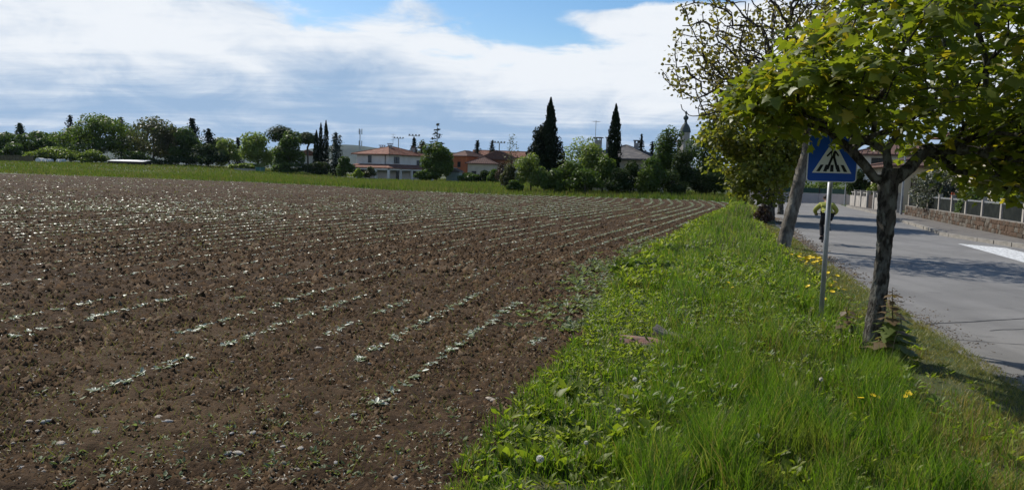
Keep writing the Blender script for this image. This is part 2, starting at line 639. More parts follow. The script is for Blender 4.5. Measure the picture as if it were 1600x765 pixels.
def build_road():
    asp = asphalt()
    ys = np.concatenate([np.arange(-12, 92, .35), [92]])
    wob = .26 * (fbm(ys * .9, ys * 0 + 3, 4) - .5) + .16 * (fbm(ys * 3, ys * 0 + 9, 3) - .5)
    La = np.stack([road_x(ys) + wob, ys], -1)
    Lb = np.stack([road_x(ys, ROADR), ys], -1)
    o = strip('road', La, Lb, 0.0, asp)
    tag(o, 'grey asphalt road with fine cracks running away beside the verge', None, None, 'structure')
    dark = mat('crack_filler', (.045, .045, .047), .9)

    def crack(pts, w, amp=.05):
        pts = np.array([ground(*p) for p in pts])
        s = np.linspace(0, 1, 60)
        tt = np.linspace(0, 1, len(pts))
        x, y = np.interp(s, tt, pts[:, 0]), np.interp(s, tt, pts[:, 1])
        y = y + amp * 2 * (fbm(x * 3, x * 0 + pts[0, 0], 3) - .5)
        ww = w * (.4 + 1.0 * fbm(x * 7, x * 0, 2))
        strip('crack', np.stack([x, y - ww], -1), np.stack([x, y + ww], -1), .004, dark, o)
    crack([(1445, 506), (1520, 502), (1600, 497), (1700, 490)], .022)
    crack([(1545, 516), (1610, 513), (1700, 508)], .012)
    crack([(1490, 530), (1545, 534), (1610, 539)], .010)
    crack([(1400, 411), (1450, 412), (1520, 414), (1600, 412)], .014)
    crack([(1305, 404), (1330, 408)], .03)
    # broad white paint mark beside the far kerb
    V = [(15.15, 25.6, .004), (15.95, 24.3, .004), (14.35, 18.6, .004), (12.9, 17.9, .004)]
    mk('white_marking', V, np.array([(0, 3, 2, 1)]), mat('road_paint', (.74, .74, .72), .7, (.58, .58, .56), 5, col3=(.30, .295, .28), scale3=11), o)
    # side road at the far end
    ob2 = mk('side_road', [(12, 92, -.002), (60, 92, -.002), (60, 99, -.002), (12, 99, -.002)], np.array([(0, 1, 2, 3)]), asp)
    tag(ob2, 'grey side road crossing at the end of the street', None, None, 'structure')
    # pavement with kerbstones
    ys = np.concatenate([np.arange(0, 66, 1.0), [66]])
    wl = np.interp(ys, [0, 25, 47.4, 53, 66], [16.6, 17.9, 24.7, 26.6, 30.2])
    kx = road_x(ys, ROADR)
    wl = np.maximum(wl, kx + .5)
    pv = strip('pavement', np.stack([kx + .16, ys], -1), np.stack([wl + .5, ys], -1), .12, mat('pavement_asphalt', (.125, .112, .10), .9, (.165, .15, .13), 3, .004, 80))
    tag(pv, 'brownish pavement along the garden wall across the road', None, None, 'structure')
    km = mat('kerb_concrete', (.30, .275, .24), .9, (.20, .185, .16), 3, .006, 40)
    kb = MB().box(-.08, .08, 0, .965, -.06, .135).mesh('kerbstone', km)
    yk = 6.0
    while yk < 64:
        dx = (road_x(yk + .5, ROADR) - road_x(yk - .5, ROADR))
        st = 1.0 / math.hypot(1, dx)
        k = ob('kerbstone', kb, pv, (road_x(yk, ROADR) + .07 + random.uniform(-.015, .015), yk, random.uniform(-.01, .008)), -math.atan(dx))
        yk += st
    return o


build_road()


# ---------------------------------------------------------------- far hills
def build_hills():
    m = mat('wooded_hill', (.030, .045, .026), 1.0, (.045, .060, .030), .01)
    xs = np.linspace(-3600, 2600, 150)
    Y0 = 4200
    prof = 62 + 72 * np.exp(-((xs + 850) / 420) ** 2) + 40 * np.exp(-((xs + 150) / 330) ** 2) + 18 * (fbm(xs / 300, xs * 0, 4) - .5) + 25 * np.exp(-((xs + 2600) / 700) ** 2)
    rows = [(0, -300), (.35, -150), (.75, -50), (1.0, 0), (.8, 120), (0, 500)]
    V = [(x, Y0 + dy, h * k * (1 + .06 * math.sin(x / 90 + dy)) - 3 * (k == 0)) for k, dy in rows for x, h in zip(xs, prof)]
    n = len(xs)
    F = [(i * n + k, i * n + k + 1, (i + 1) * n + k + 1, (i + 1) * n + k) for i in range(len(rows) - 1) for k in range(n - 1)]
    tag(mk('hills', V, np.array(F), m, smooth=True), 'low wooded hills on the horizon beyond the roofs', None, None, 'structure')


build_hills()


# ================================================================ vegetation tools
def frames(nrm):
    """orthonormal frames round unit normals with a random spin"""
    n = nrm / np.maximum(np.linalg.norm(nrm, axis=1, keepdims=True), 1e-6)
    r = rng.normal(size=n.shape)
    t = r - n * (r * n).sum(1, keepdims=True)
    t /= np.maximum(np.linalg.norm(t, axis=1, keepdims=True), 1e-6)
    return t, np.cross(n, t), n


def cards(P, T, B, N, size, shape):
    """copy a small leaf outline (u along B, v along T, w along N) to every point"""
    sv, sf = shape
    sv = np.asarray(sv, dtype=float)
    size = np.asarray(size).reshape(-1, 1, 1)
    V = P[:, None, :] + size * (sv[None, :, 0:1] * B[:, None, :] + sv[None, :, 1:2] * T[:, None, :] + sv[None, :, 2:3] * N[:, None, :])
    out = []
    for f in sf:
        f = np.asarray(f)
        out.append((np.arange(len(P))[:, None, None] * len(sv) + f[None]).reshape(-1, f.shape[1]))
    return V.reshape(-1, 3), out


DIAMOND = ([(0, -.5, 0), (.30, 0, .10), (0, .55, -.06), (-.30, 0, .10)], [[(0, 1, 2, 3)]])
LANCE = ([(0, 0, 0), (.13, .35, .07), (0, 1, -.14), (-.13, .35, .07)], [[(0, 1, 2), (0, 2, 3)]])
_half = [(.10, .02), (.46, .02), (.30, .22), (.60, .46), (.34, .50), (.24, .66), (0, 1.0)]
_out = [(0, .06)] + _half + [(-x, y) for x, y in _half[-2::-1]]
MAPLE = ([(0, .34, .05)] + [(x, y, -.10 * (x * x + max(0, y - .4) ** 2) * 1.6 + .02 * (i % 3)) for i, (x, y) in enumerate(_out)],
         [[(0, i, i % len(_out) + 1) for i in range(1, len(_out) + 1)]])
PALMATE = ([(0, 0, 0), (.5, .30, .06), (.28, .78, -.03), (0, 1.0, -.08), (-.28, .78, -.03), (-.5, .30, .06)], [[(0, 1, 2, 3), (0, 3, 4, 5)]])


def grow(trunk, targets, step, alpha=.35, jit=.18, up=0.0):
    """join scattered points to a trunk like twigs: each to the nearest node, shorter runs to the root first"""
    N = [np.array(p, dtype=float) for p in trunk]
    par = [-1] + list(range(len(trunk) - 1))
    plen = [0.0]
    for i in range(1, len(N)):
        plen.append(plen[-1] + np.linalg.norm(N[i] - N[i - 1]))
    cap = len(targets) * 24 + len(N) + 8
    P = np.zeros((cap, 3))
    L = np.zeros(cap)
    n = len(N)
    P[:n] = N
    L[:n] = plen
    minz = len(trunk) // 2
    order = np.argsort(np.linalg.norm(targets - P[n - 1], axis=1))
    for ti in order:
        t = targets[ti]
        dv = t - P[minz:n]
        d = np.linalg.norm(dv, axis=1)
        cost = d + alpha * L[minz:n] + .9 * np.maximum(0, -dv[:, 2] - .3 * d)
        j = int(np.argmin(cost)) + minz
        dist = d[j - minz]
        k = max(1, min(20, int(dist / step)))
        p0 = P[j].copy()
        bow = rng.normal(size=3) * jit * dist * .35
        bow[2] += up * dist
        last = j
        for q in range(1, k + 1):
            s = q / k
            p = p0 + (t - p0) * s + bow * math.sin(math.pi * s) + (rng.normal(size=3) * jit * step * .5 if q < k else 0)
            P[n] = p
            L[n] = L[last] + np.linalg.norm(p - P[last])
            par.append(last)
            last = n
            n += 1
    return P[:n], np.array(par)


def radii(P, par, r0, rbase, ex=2.3):
    n = len(P)
    acc = np.zeros(n)
    nch = np.zeros(n, int)
    for i in range(n - 1, -1, -1):
        if acc[i] == 0:
            acc[i] = r0 ** ex
        if par[i] >= 0:
            acc[par[i]] += acc[i]
            nch[par[i]] += 1
    r = acc ** (1 / ex)
    k = (rbase - r0) / max(1e-6, r[0] - r0)
    return r0 + (r - r0) * k, nch


def limb_mesh(P, par, r, sides=6, rmin_sides=3):
    """tubes along the skeleton; a chain goes on through its thickest child"""
    n = len(P)
    ch = [[] for _ in range(n)]
    for i in range(n):
        if par[i] >= 0:
            ch[par[i]].append(i)
    chains = []
    stack = [(0, -1)]
    while stack:
        i, p = stack.pop()
        c = [p, i] if p >= 0 else [i]
        while ch[c[-1]]:
            k = sorted(ch[c[-1]], key=lambda q: -r[q])
            for q in k[1:]:
                stack.append((q, c[-1]))
            c.append(k[0])
        chains.append((c, p >= 0))
    V, F = [], []
    base = 0
    rmax = r.max()
    for c, child in chains:
        if len(c) < 2:
            continue
        rr = r[c].copy()
        if child:
            rr[0] = min(rr[0], rr[1] * 1.25)
        m = max(rmin_sides, min(sides, int(round(3 + (sides - 3) * (rr.max() / rmax) ** .5))))
        pts = P[c]
        d = np.gradient(pts, axis=0)
        d /= np.maximum(np.linalg.norm(d, axis=1, keepdims=True), 1e-9)
        ref = np.array([1.0, 0.3, 0.1]) if abs(d[0][0]) < .8 else np.array([0.1, 1.0, .2])
        a = ref - d * (d @ ref)[:, None]
        a /= np.maximum(np.linalg.norm(a, axis=1, keepdims=True), 1e-9)
        b = np.cross(d, a)
        t = np.arange(m) * 2 * np.pi / m
        ring = pts[:, None, :] + rr[:, None, None] * (np.cos(t)[None, :, None] * a[:, None, :] + np.sin(t)[None, :, None] * b[:, None, :])
        V.append(ring.reshape(-1, 3))
        k = np.arange(m)
        i = np.arange(len(c) - 1)[:, None] * m
        F.append((base + np.stack([i + k, i + (k + 1) % m, i + m + (k + 1) % m, i + m + k], -1)).reshape(-1, 4))
        base += len(c) * m
    return np.vstack(V), np.vstack(F)


def ball(n, c, s, shell=.35):
    """points in an ellipsoid, denser towards its skin; also the outward direction"""
    d = rng.normal(size=(n, 3))
    d /= np.linalg.norm(d, axis=1, keepdims=True)
    q = rng.random((n, 1)) ** shell
    return np.asarray(c) + d * q * np.asarray(s), d


BARK = lambda: mat('bark', (.085, .072, .058), .95, (.045, .038, .030), 14, .02, 22, stretch=(1, 1, .35), col3=(.13, .125, .10), scale3=6)


def simple_tree(name, label, cat, px, Y, top, half_px, base_py=None, leaf=None, n=2200, size=.34, lobes=9, low=.12, squash=1.0, group=None, trunk_r=None, seed=0, depth=None, loose=.28, lean=0.0, bare=0.0, shift=0.0):
    """broad-leaved tree or shrub: lumpy crown of leaf clumps on limbs; px, top and half_px say how broad and tall it stands"""
    x, y, _ = spot(px, Y)
    z0 = float(terrain(np.array(x), np.array(y)))
    H = hgt(px, top, Y) - z0
    rw = half_px * Y / F_PX
    rd = depth if depth else rw * .9
    root = thing(name, label, cat, (x, y, z0), 0, group)
    c0 = low * H
    cz, rz = (H + c0) / 2, (H - c0) / 2 * squash
    tr = trunk_r or max(.06, H * .022)
    cs = []
    for i in range(lobes):
        t = rng.random()
        ang = rng.random() * 6.283
        q = math.sqrt(rng.random()) * .62
        zc = c0 + (H - c0) * (.22 + .60 * (i + .5) / lobes)
        wz = math.sqrt(max(.12, 1 - ((zc - cz) / rz) ** 2 * .85))
        rad = (.34 + .22 * rng.random())
        cs.append(((rw * q * math.cos(ang) * wz + lean * zc, rd * q * math.sin(ang) * wz, zc), (rw * rad * (.6 + .5 * wz), rd * rad * (.6 + .5 * wz), rz * (.26 + .16 * rng.random()))))
    # keep the stated outline: one lobe at the crown's top and one at each flank
    cs.append(((lean * H, 0, H - rz * .34), (rw * .42, rd * .42, rz * .34)))
    for s in (-1, 1):
        cs.append(((s * rw * .62 + lean * cz, 0, cz - rz * (.05 + .25 * rng.random())), (rw * .38, rd * .45, rz * .42)))
    if Y > 140:
        n, size = int(n * 1.9), size * 1.25
    else:
        n = int(n * 1.3)
    vol = np.array([s[0] * s[1] * s[2] for _, s in cs]) ** .7
    cnt = np.maximum(20, (n * vol / vol.sum()).astype(int))
    P, D = [], []
    for (c, s), k in zip(cs, cnt):
        p, d = ball(k, c, s, loose)
        P.append(p)
        D.append(d)
    P, D = np.vstack(P), np.vstack(D)
    kp = (P[:, 2] > .03 * H) & (vnoise(P[:, 0] / rw * 5 + seed * 3.3 + 40, P[:, 2] / rw * 5 + P[:, 1] / rd * 3 + 40) > bare)
    P, D = P[kp], D[kp]
    nr = D * .8 + rng.normal(size=D.shape) * .55 + np.array([0, 0, .35])
    T, B, N = frames(nr)
    sz = size * (.55 + .9 * rng.random(len(P)))
    V, F = cards(P, T, B, N, sz, DIAMOND)
    lm = limbs_to(root, cs, H, tr, lean)
    mk('crown', V, F, leaf, root)
    return root


def limbs_to(root, cs, H, tr, lean):
    tg = np.array([c for c, s in cs])
    h0 = max(.12 * H, tg[:, 2].min() * .8)
    trunk = [(0, 0, -.1), (lean * h0 * .5 + .02 * H * rng.normal() * .3, 0, h0 * .5), (lean * h0, 0, h0), (lean * H * .6, 0, H * .6)]
    P, par = grow(trunk, tg, H * .09)
    r, _ = radii(P, par, tr * .14, tr)
    V, F = limb_mesh(P, par, r, 6)
    return mk('trunk', V, F, BARK(), root, smooth=True)


def cypress(px, Y, top, half_px, label, leaf, n=2600, size=.26, name='cypress_tree', skirt=None, base=None, group=None):
    """narrow flame-shaped conifer"""
    x, y, _ = spot(px, Y)
    z0 = float(terrain(np.array(x), np.array(y)))
    H = hgt(px, top, Y) - z0
    rw = half_px * Y / F_PX
    root = thing(name, label, 'tree', (x, y, z0), 0, group)
    t = rng.random(n) ** .85
    prof = np.interp(t, [0, .06, .2, .45, .7, .88, 1], [.55, .85, 1, .95, .72, .42, .04])
    a = rng.random(n) * 6.283
    q = rng.random(n) ** .35 * (1 + .55 * (vnoise(a * 1.6 + 9 + px, t * 17) - .5) + .25 * (vnoise(a * 4 + 3, t * 40 + px) - .5))
    P = np.stack([rw * prof * q * np.cos(a), rw * prof * q * np.sin(a), .03 * H + t * H * .97], -1)
    D = np.stack([np.cos(a), np.sin(a), np.full(n, .9)], -1) + rng.normal(size=(n, 3)) * .35
    T, B, N = frames(D)
    T = np.array([0, 0, 1.0]) + .35 * D * np.array([1, 1, 0]) + rng.normal(size=D.shape) * .22      # sprays point upwards
    T /= np.linalg.norm(T, axis=1, keepdims=True)
    N = np.cross(np.cross(T, D), T)
    N /= np.maximum(np.linalg.norm(N, axis=1, keepdims=True), 1e-6)
    B = np.cross(N, T)
    V, F = cards(P, T, B, N, size * (.6 + .8 * rng.random(n)) * np.interp(t, [0, .8, 1], [1.15, 1, .55]), DIAMOND)
    b = MB().tube([(0, 0, -.1), (.02, 0, H * .4), (0, 0, H * .9)], [rw * .16, rw * .10, rw * .02], 6)
    b.build('trunk', BARK(), root)
    mk('crown', V, F, leaf, root)
    return root


def conifer(px, Y, top, half_px, label, leaf, tiers=12, n=1500, size=.32, name='conifer_tree', droop=.15, gap=0.0, low=.06, group=None):
    """conifer: ragged cone of needle sprays on whorled boughs; gap opens the whorls"""
    x, y, _ = spot(px, Y)
    z0 = float(terrain(np.array(x), np.array(y)))
    H = hgt(px, top, Y) - z0
    rw = half_px * Y / F_PX
    root = thing(name, label, 'tree', (x, y, z0), 0, group)
    mb = MB().tube([(0, 0, -.1), (0, 0, H * .5), (0, 0, H * .98)], [max(.07, H * .018), H * .011, H * .003], 6)
    P, D = [], []
    nb = 8
    per = max(4, int(n * (1.0 if gap else 1.7)) // (tiers * nb))
    for i in range(tiers):
        f = (i + .5 + .35 * (rng.random() - .5)) / tiers
        rt = rw * (1 - f) ** .75 * (.8 + .4 * rng.random()) + rw * .06
        for k in range(nb):
            if rng.random() < .12:
                continue
            a = k * 6.283 / nb + i * 1.3 + rng.normal() * .25
            ln = rt * (.6 + .6 * rng.random())
            zt = H * (low + (1 - low) * f ** .95) + rng.normal() * H * (.012 if gap else .03)
            e = np.array([math.cos(a) * ln, math.sin(a) * ln, zt - droop * ln])
            s0 = np.array([0, 0, zt])
            if k % 2 == 0:
                mb.tube([tuple(s0), tuple((s0 + e) / 2 + np.array([0, 0, .05 * ln])), tuple(e)], [H * .005, H * .004, H * .0015], 4, False)
            s = rng.random(per) ** .65
            sp = np.array([.10, .10, .035]) * rt if gap else np.array([.16, .16, 0]) * rt + np.array([0, 0, H / tiers * .55])
            P.append(s0 + (e - s0) * s[:, None] + rng.normal(size=(per, 3)) * sp)
            D.append(np.tile([math.cos(a) * .5, math.sin(a) * .5, .8], (per, 1)) + rng.normal(size=(per, 3)) * .5)
    P, D = np.vstack(P), np.vstack(D)
    kp = (P[:, 2] > .02 * H) & (P[:, 2] < H * 1.01)
    P, D = P[kp], D[kp]
    T, B, N = frames(D)
    V, F = cards(P, T, B, N, size * (.6 + .8 * rng.random(len(P))), DIAMOND)
    mb.build('trunk', BARK(), root)
    mk('crown', V, F, leaf, root)
    return root

# ================================================================ trees beyond the field
LF = {
    'dark': leafmat('leaf_dark', (.026, .044, .014), (.048, .070, .022), trans=.2, rough=.65, spec=.12),
    'black': leafmat('leaf_cypress', (.010, .017, .009), (.021, .032, .014), trans=.05, rough=.75, spec=.08),
    'mid': leafmat('leaf_mid', (.058, .092, .017), (.098, .135, .028), trans=.38, spec=.2),
    'deep': leafmat('leaf_deep', (.048, .080, .016), (.080, .120, .026), trans=.34, spec=.2),
    'light': leafmat('leaf_light', (.110, .150, .028), (.165, .20, .045), trans=.4, spec=.2),
    'willow': leafmat('leaf_willow', (.13, .175, .040), (.19, .23, .065), trans=.45, spec=.2),
    'olive': leafmat('leaf_olive', (.070, .074, .030), (.108, .106, .048), (.055, .075, .025), trans=.25, spec=.2),
    'fresh': leafmat('leaf_fresh', (.105, .150, .030), (.170, .205, .055), (.24, .26, .11), trans=.42, spec=.3),
    'grey': leafmat('leaf_grey', (.085, .095, .065), (.135, .145, .105), (.05, .06, .04), trans=.15, spec=.35),
    'blue': leafmat('leaf_bluish', (.030, .048, .038), (.052, .074, .055), trans=.12, spec=.15),
    'purple': leafmat('leaf_purple', (.050, .030, .026), (.085, .055, .042), trans=.2, spec=.2),
    'yellow': leafmat('leaf_yellowgreen', (.17, .22, .035), (.24, .28, .06), trans=.4, spec=.2),
}
GL = 'trees beyond the meadow'
ST = simple_tree
# far left, in depth order from the back
conifer(33, 215, 193, 24, 'dark ragged conifer behind the tree line, by the reed fence', LF['dark'], 9, 1100, .55, droop=.05, group=GL)
ST('broadleaf_tree', 'dark bushy tree at the end of the tree line above the reed fence', 'tree', 8, 205, 205, 32, None, LF['deep'], 1500, .5, group=GL)
ST('broadleaf_tree', 'low dark green tree rising over the pale clipped shrub', 'tree', 62, 208, 204, 34, None, LF['deep'], 1700, .5, group=GL)
for px, tp, hp, Y, lf, lb in ((85, 206, 36, 218, 'deep', 'dim green tree in the back row behind the pale shrub'), (205, 196, 34, 220, 'deep', 'back row tree filling in between round tree and olive brown tree'),
                              (268, 200, 30, 218, 'olive', 'back row brownish tree behind the olive brown tree'), (345, 214, 26, 216, 'deep', 'back row tree behind the yellowish shrub')):
    ST('broadleaf_tree', lb, 'tree', px, Y, tp, hp, None, LF[lf], 1500, .5, 9, .02, group=GL)
conifer(111, 212, 181, 15, 'dark conifer tip poking out beside the big round green tree', LF['black'], 12, 900, .5, group=GL)
conifer(190, 210, 184, 19, 'dark pine top between the big round tree and the olive brown tree', LF['dark'], 8, 900, .55, droop=0, group=GL)
ST('broadleaf_tree', 'big round green tree, tallest and broadest above the pale shrub', 'tree', 150, 196, 176, 60, None, LF['mid'], 4200, .50, 13, .05, group=GL, seed=1)
ST('broadleaf_tree', 'olive brown thinly leaved tree between round green tree and dark conifers', 'tree', 240, 194, 181, 50, None, LF['olive'], 3600, .48, 12, .04, group=GL, seed=2, bare=.22)
conifer(301, 204, 186, 23, 'ragged black-green conifer, taller of the joined conifers', LF['black'], 10, 1500, .55, droop=-.1, group=GL)
conifer(326, 202, 202, 18, 'smaller black-green conifer leaning out of the tall ragged one', LF['black'], 9, 1100, .55, droop=-.1, group=GL)
ST('broadleaf_tree', 'fresh green tree in front of the ragged black-green conifers', 'tree', 291, 192, 197, 27, None, LF['deep'], 2200, .46, 9, .04, group=GL)
ST('shrub', 'dark rounded shrub at the foot of the ragged conifers', 'shrub', 325, 186, 224, 32, None, LF['dark'], 1900, .45, 8, .0, group='shrubs along the meadow')
ST('shrub', 'yellowish leafy shrub between dark shrub and pale willow', 'shrub', 358, 188, 216, 22, None, LF['fresh'], 1500, .42, 8, .0, group='shrubs along the meadow')
conifer(372, 200, 216, 11, 'small dark conifer beside the pale willow', LF['black'], 9, 700, .5, group=GL)
ST('broadleaf_tree', 'pale yellow-green willow beside the umbrella pine', 'tree', 403, 184, 206, 30, None, LF['willow'], 2600, .42, 10, .02, group=GL, loose=.3)
ST('shrub', 'long pale green shrub in front of the big round tree', 'shrub', 85, 184, 229, 48, None, LF['light'], 2600, .40, 10, .0, group='shrubs along the meadow', depth=4)
ST('shrub', 'pale green shrub end arching towards the long white roof', 'shrub', 145, 183, 234, 26, None, LF['light'], 1400, .40, 7, .0, group='shrubs along the meadow', depth=3)
ST('shrub', 'dark hedge-like shrub beside the reed fence', 'shrub', 18, 188, 222, 20, None, LF['deep'], 1100, .42, 7, .0, group='shrubs along the meadow')


def umbrella_pine(px, Y, top, bot, half_px, label, trunks):
    x, y, _ = spot(px, Y)
    z0 = float(terrain(np.array(x), np.array(y)))
    H, h0 = hgt(px, top, Y) - z0, hgt(px, bot, Y) - z0
    rw = half_px * Y / F_PX
    root = thing('umbrella_pine', label, 'tree', (x, y, z0), 0, GL)
    cs = [((rw * .55 * math.cos(a) * q, rw * .55 * math.sin(a) * q, h0 + (H - h0) * (.45 + .12 * rng.random() - .12 * q)), (rw * .5, rw * .5, (H - h0) * .40)) for a, q in zip(np.arange(11) * 2.4, np.linspace(0, 1.05, 11))]
    P, D = zip(*[ball(300, c, s, .3) for c, s in cs])
    P, D = np.vstack(P), np.vstack(D)
    T, B, N = frames(D + np.array([0, 0, .6]) + rng.normal(size=D.shape) * .4)
    V, F = cards(P, T, B, N, .42 * (.6 + .8 * rng.random(len(P))), DIAMOND)
    tg = np.array([(c[0], c[1], c[2] - (H - h0) * .15) for c, s in cs])
    Pn, par = grow([(trunks, 0, -.1), (trunks * .8, 0, h0 * .4), (trunks * .4, 0, h0 * .72), (trunks * .2, 0, h0 * .9)], tg, H * .08)
    r, _ = radii(Pn, par, .05, .24)
    Vt, Ft = limb_mesh(Pn, par, r, 7)
    mk('trunk', Vt, Ft, BARK(), root, smooth=True)
    mk('crown', V, F, LF['dark'], root)


umbrella_pine(438, 182, 193, 222, 27, 'umbrella pine with broad flat dark crown above the round green tree', .6)
ST('broadleaf_tree', 'round dense dark green tree standing in front of the umbrella pine', 'tree', 452, 172, 203, 25, None, LF['deep'], 3000, .42, 10, .02, group=GL)
umbrella_pine(480, 186, 204, 226, 19, 'smaller umbrella pine with bare trunk between round tree and thin cypresses', .2)
for px, tp, hp, lb in ((494, 203, 5, 'shortest of the three thin cypresses beside the umbrella pine'), (501, 192, 4.5, 'middle one of the three thin black cypresses'), (509, 188, 5, 'tallest of the three thin black cypresses, beside the bluish conifer')):
    cypress(px, 172, tp, hp, lb, LF['black'], 1100, .42, group='thin cypresses')
conifer(525, 168, 208, 17, 'bluish open conifer between thin cypresses and the white villa', LF['blue'], 9, 1200, .42, droop=-.25, low=.05, group=GL)
ST('shrub', 'dark shrub under the bluish conifer beside the villa', 'shrub', 540, 160, 244, 15, None, LF['deep'], 1000, .36, 7, 0, group='shrubs along the meadow')
ST('shrub', 'bright yellow-green shrub in front of the villa', 'shrub', 560, 150, 263, 9, None, LF['yellow'], 500, .3, 5, 0, group='shrubs along the meadow')
ST('shrub', 'dark shrub in front of the villa arch', 'shrub', 578, 152, 260, 11, None, LF['olive'], 500, .3, 5, 0, group='shrubs along the meadow')
conifer(646, 190, 216, 12, 'dark conifer behind the villa roof', LF['black'], 9, 900, .45, group=GL)
ST('broadleaf_tree', 'thin brownish tree behind the villa, beside the dark conifer', 'tree', 660, 186, 218, 11, None, LF['olive'], 700, .36, 6, .1, group=GL, bare=.3)
conifer(682, 176, 193, 21, 'tall tiered conifer with flat open boughs behind the houses', LF['black'], 11, 1000, .42, name='cedar_tree', droop=.12, gap=.8, low=.18, group=GL)
ST('broadleaf_tree', 'fresh green round tree between the villa and the orange house', 'tree', 682, 150, 222, 27, None, LF['mid'], 3000, .36, 11, .08, group=GL)
conifer(745, 205, 220, 12, 'dark conifer behind the orange house', LF['black'], 9, 900, .45, group=GL)
conifer(768, 205, 220, 12, 'dark conifer behind the brick gable', LF['black'], 9, 900, .45, group=GL)
ST('shrub', 'dark purple-leaved shrub before the brick gable', 'shrub', 784, 120, 252, 11, None, LF['purple'], 700, .28, 6, 0, group='shrubs along the meadow')
for px, tp, hp, Y, lf, lb in ((668, 264, 22, 148, 'deep', 'low hedge at the foot of the villa portico'), (734, 270, 20, 146, 'deep', 'low clipped hedge before the orange house'), (757, 266, 13, 146, 'dark', 'dark shrub before the cream house'),
                              (772, 264, 12, 144, 'deep', 'dark shrub between cream house and purple shrub'), (448, 254, 26, 168, 'deep', 'dark hedge under the round green tree'),
                              (500, 252, 34, 166, 'dark', 'dark hedge under the thin cypresses'), (385, 255, 30, 178, 'fresh', 'low flowering hedge beneath the pale willow'),
                              (270, 243, 45, 186, 'dark', 'dark undergrowth beneath the olive brown tree'), (215, 236, 30, 188, 'deep', 'undergrowth between the long white roof and the round tree')):
    ST('hedge', lb, 'hedge', px, Y, tp, hp, None, LF[lf], 1100, .34, 8, 0, group='hedges along the meadow', depth=2.0)

# the clump beyond the ploughed corner
GC = 'trees in the clump behind the field corner'
cypress(857, 86, 152, 13, 'tallest cypress, rising out of a dark broad evergreen', LF['black'], 5200, .26, group='tall cypresses')
ST('evergreen_tree', 'broad dark evergreen wrapped round the tallest cypress', 'tree', 852, 87.5, 188, 31, None, LF['black'], 7000, .27, 14, .02, group=GC, squash=1.0)
cypress(958, 84, 162, 11.5, 'tall cypress standing before the grey roofed house', LF['black'], 4200, .25, group='tall cypresses')
for px, tp, hp, Y, lf, n, lb in (
        (905, 212, 40, 92, 'fresh', 2800, 'thin grey-green tree behind the clump between both tall cypresses'),
        (830, 238, 26, 79, 'fresh', 2600, 'fresh green sapling tree standing before the tallest cypress'),
        (890, 250, 26, 79, 'mid', 2300, 'light green shrubby tree between the tall cypresses'),
        (925, 222, 26, 82, 'fresh', 2800, 'fresh green tree hiding the chimney of the grey roofed house'),
        (942, 240, 24, 80, 'mid', 2200, 'green bush tree at the foot of the cypress by the grey roof'),
        (1045, 194, 27, 86, 'deep', 4200, 'dark leafy tree hiding the bell tower shaft'),
        (1098, 196, 30, 88, 'deep', 4200, 'dark leafy tree beside the bell tower, next to the road trees'),
        (1020, 243, 28, 80, 'deep', 2600, 'dark green bushy tree before the gable of the grey house'),
        (1072, 230, 26, 83, 'dark', 2600, 'dark tree filling the space under the bell tower')):
    ST('broadleaf_tree', lb, 'tree', px, Y, tp, hp, None, LF[lf], n, .26, 11, .05, group=GC, seed=px, bare=.16)
for px, tp, hp, Y, lf, lb in ((805, 281, 14, 76, 'deep', 'low bush at the meadow corner of the clump'), (795, 254, 15, 80, 'olive', 'brownish bush at the meadow end of the clump'), (868, 262, 24, 77, 'deep', 'dark bush under the tallest cypress'),
                              (915, 262, 30, 77, 'deep', 'dark bush along the field between the tall cypresses'), (965, 262, 24, 78, 'dark', 'black-green bush under the grey roofed house'),
                              (1012, 262, 20, 78, 'mid', 'fresh green bush in front of the dark bell tower trees'), (1050, 265, 30, 81, 'dark', 'dark bush below the bell tower'), (1105, 268, 26, 84, 'dark', 'dark bush where the clump meets the road')):
    ST('bush', lb, 'bush', px, Y, tp, hp, None, LF[lf], 1900, .22, 9, 0, group='bushes at the field edge')
for px, tp, hp, Y, lf, lb in ((986, 250, 24, 80, 'dark', 'dark bush hiding the lower wall of the grey roofed house'), (1138, 262, 26, 92, 'deep', 'bush at the side road behind the roadside tree'), (1162, 268, 22, 95, 'dark', 'dark bush closing the view beside the white wall'), (1118, 245, 22, 86, 'deep', 'dark leafy bush tree where clump and side road meet')):
    ST('bush', lb, 'bush', px, Y, tp, hp, None, LF[lf], 1700, .24, 9, 0, group='bushes at the field edge')
conifer(1000, 96, 210, 10, 'small pointed conifer behind the grey roof', LF['black'], 11, 900, .25, group=GC)
conifer(1017, 96, 222, 10, 'smaller dark conifer next to the pointed one behind the grey roof', LF['black'], 10, 800, .25, group=GC)
ST('broadleaf_tree', 'bare thin birch with hardly any leaves before the brick gable roof', 'tree', 798, 110, 206, 14, None, LF['olive'], 120, .22, 12, .25, group=GL, trunk_r=.07)

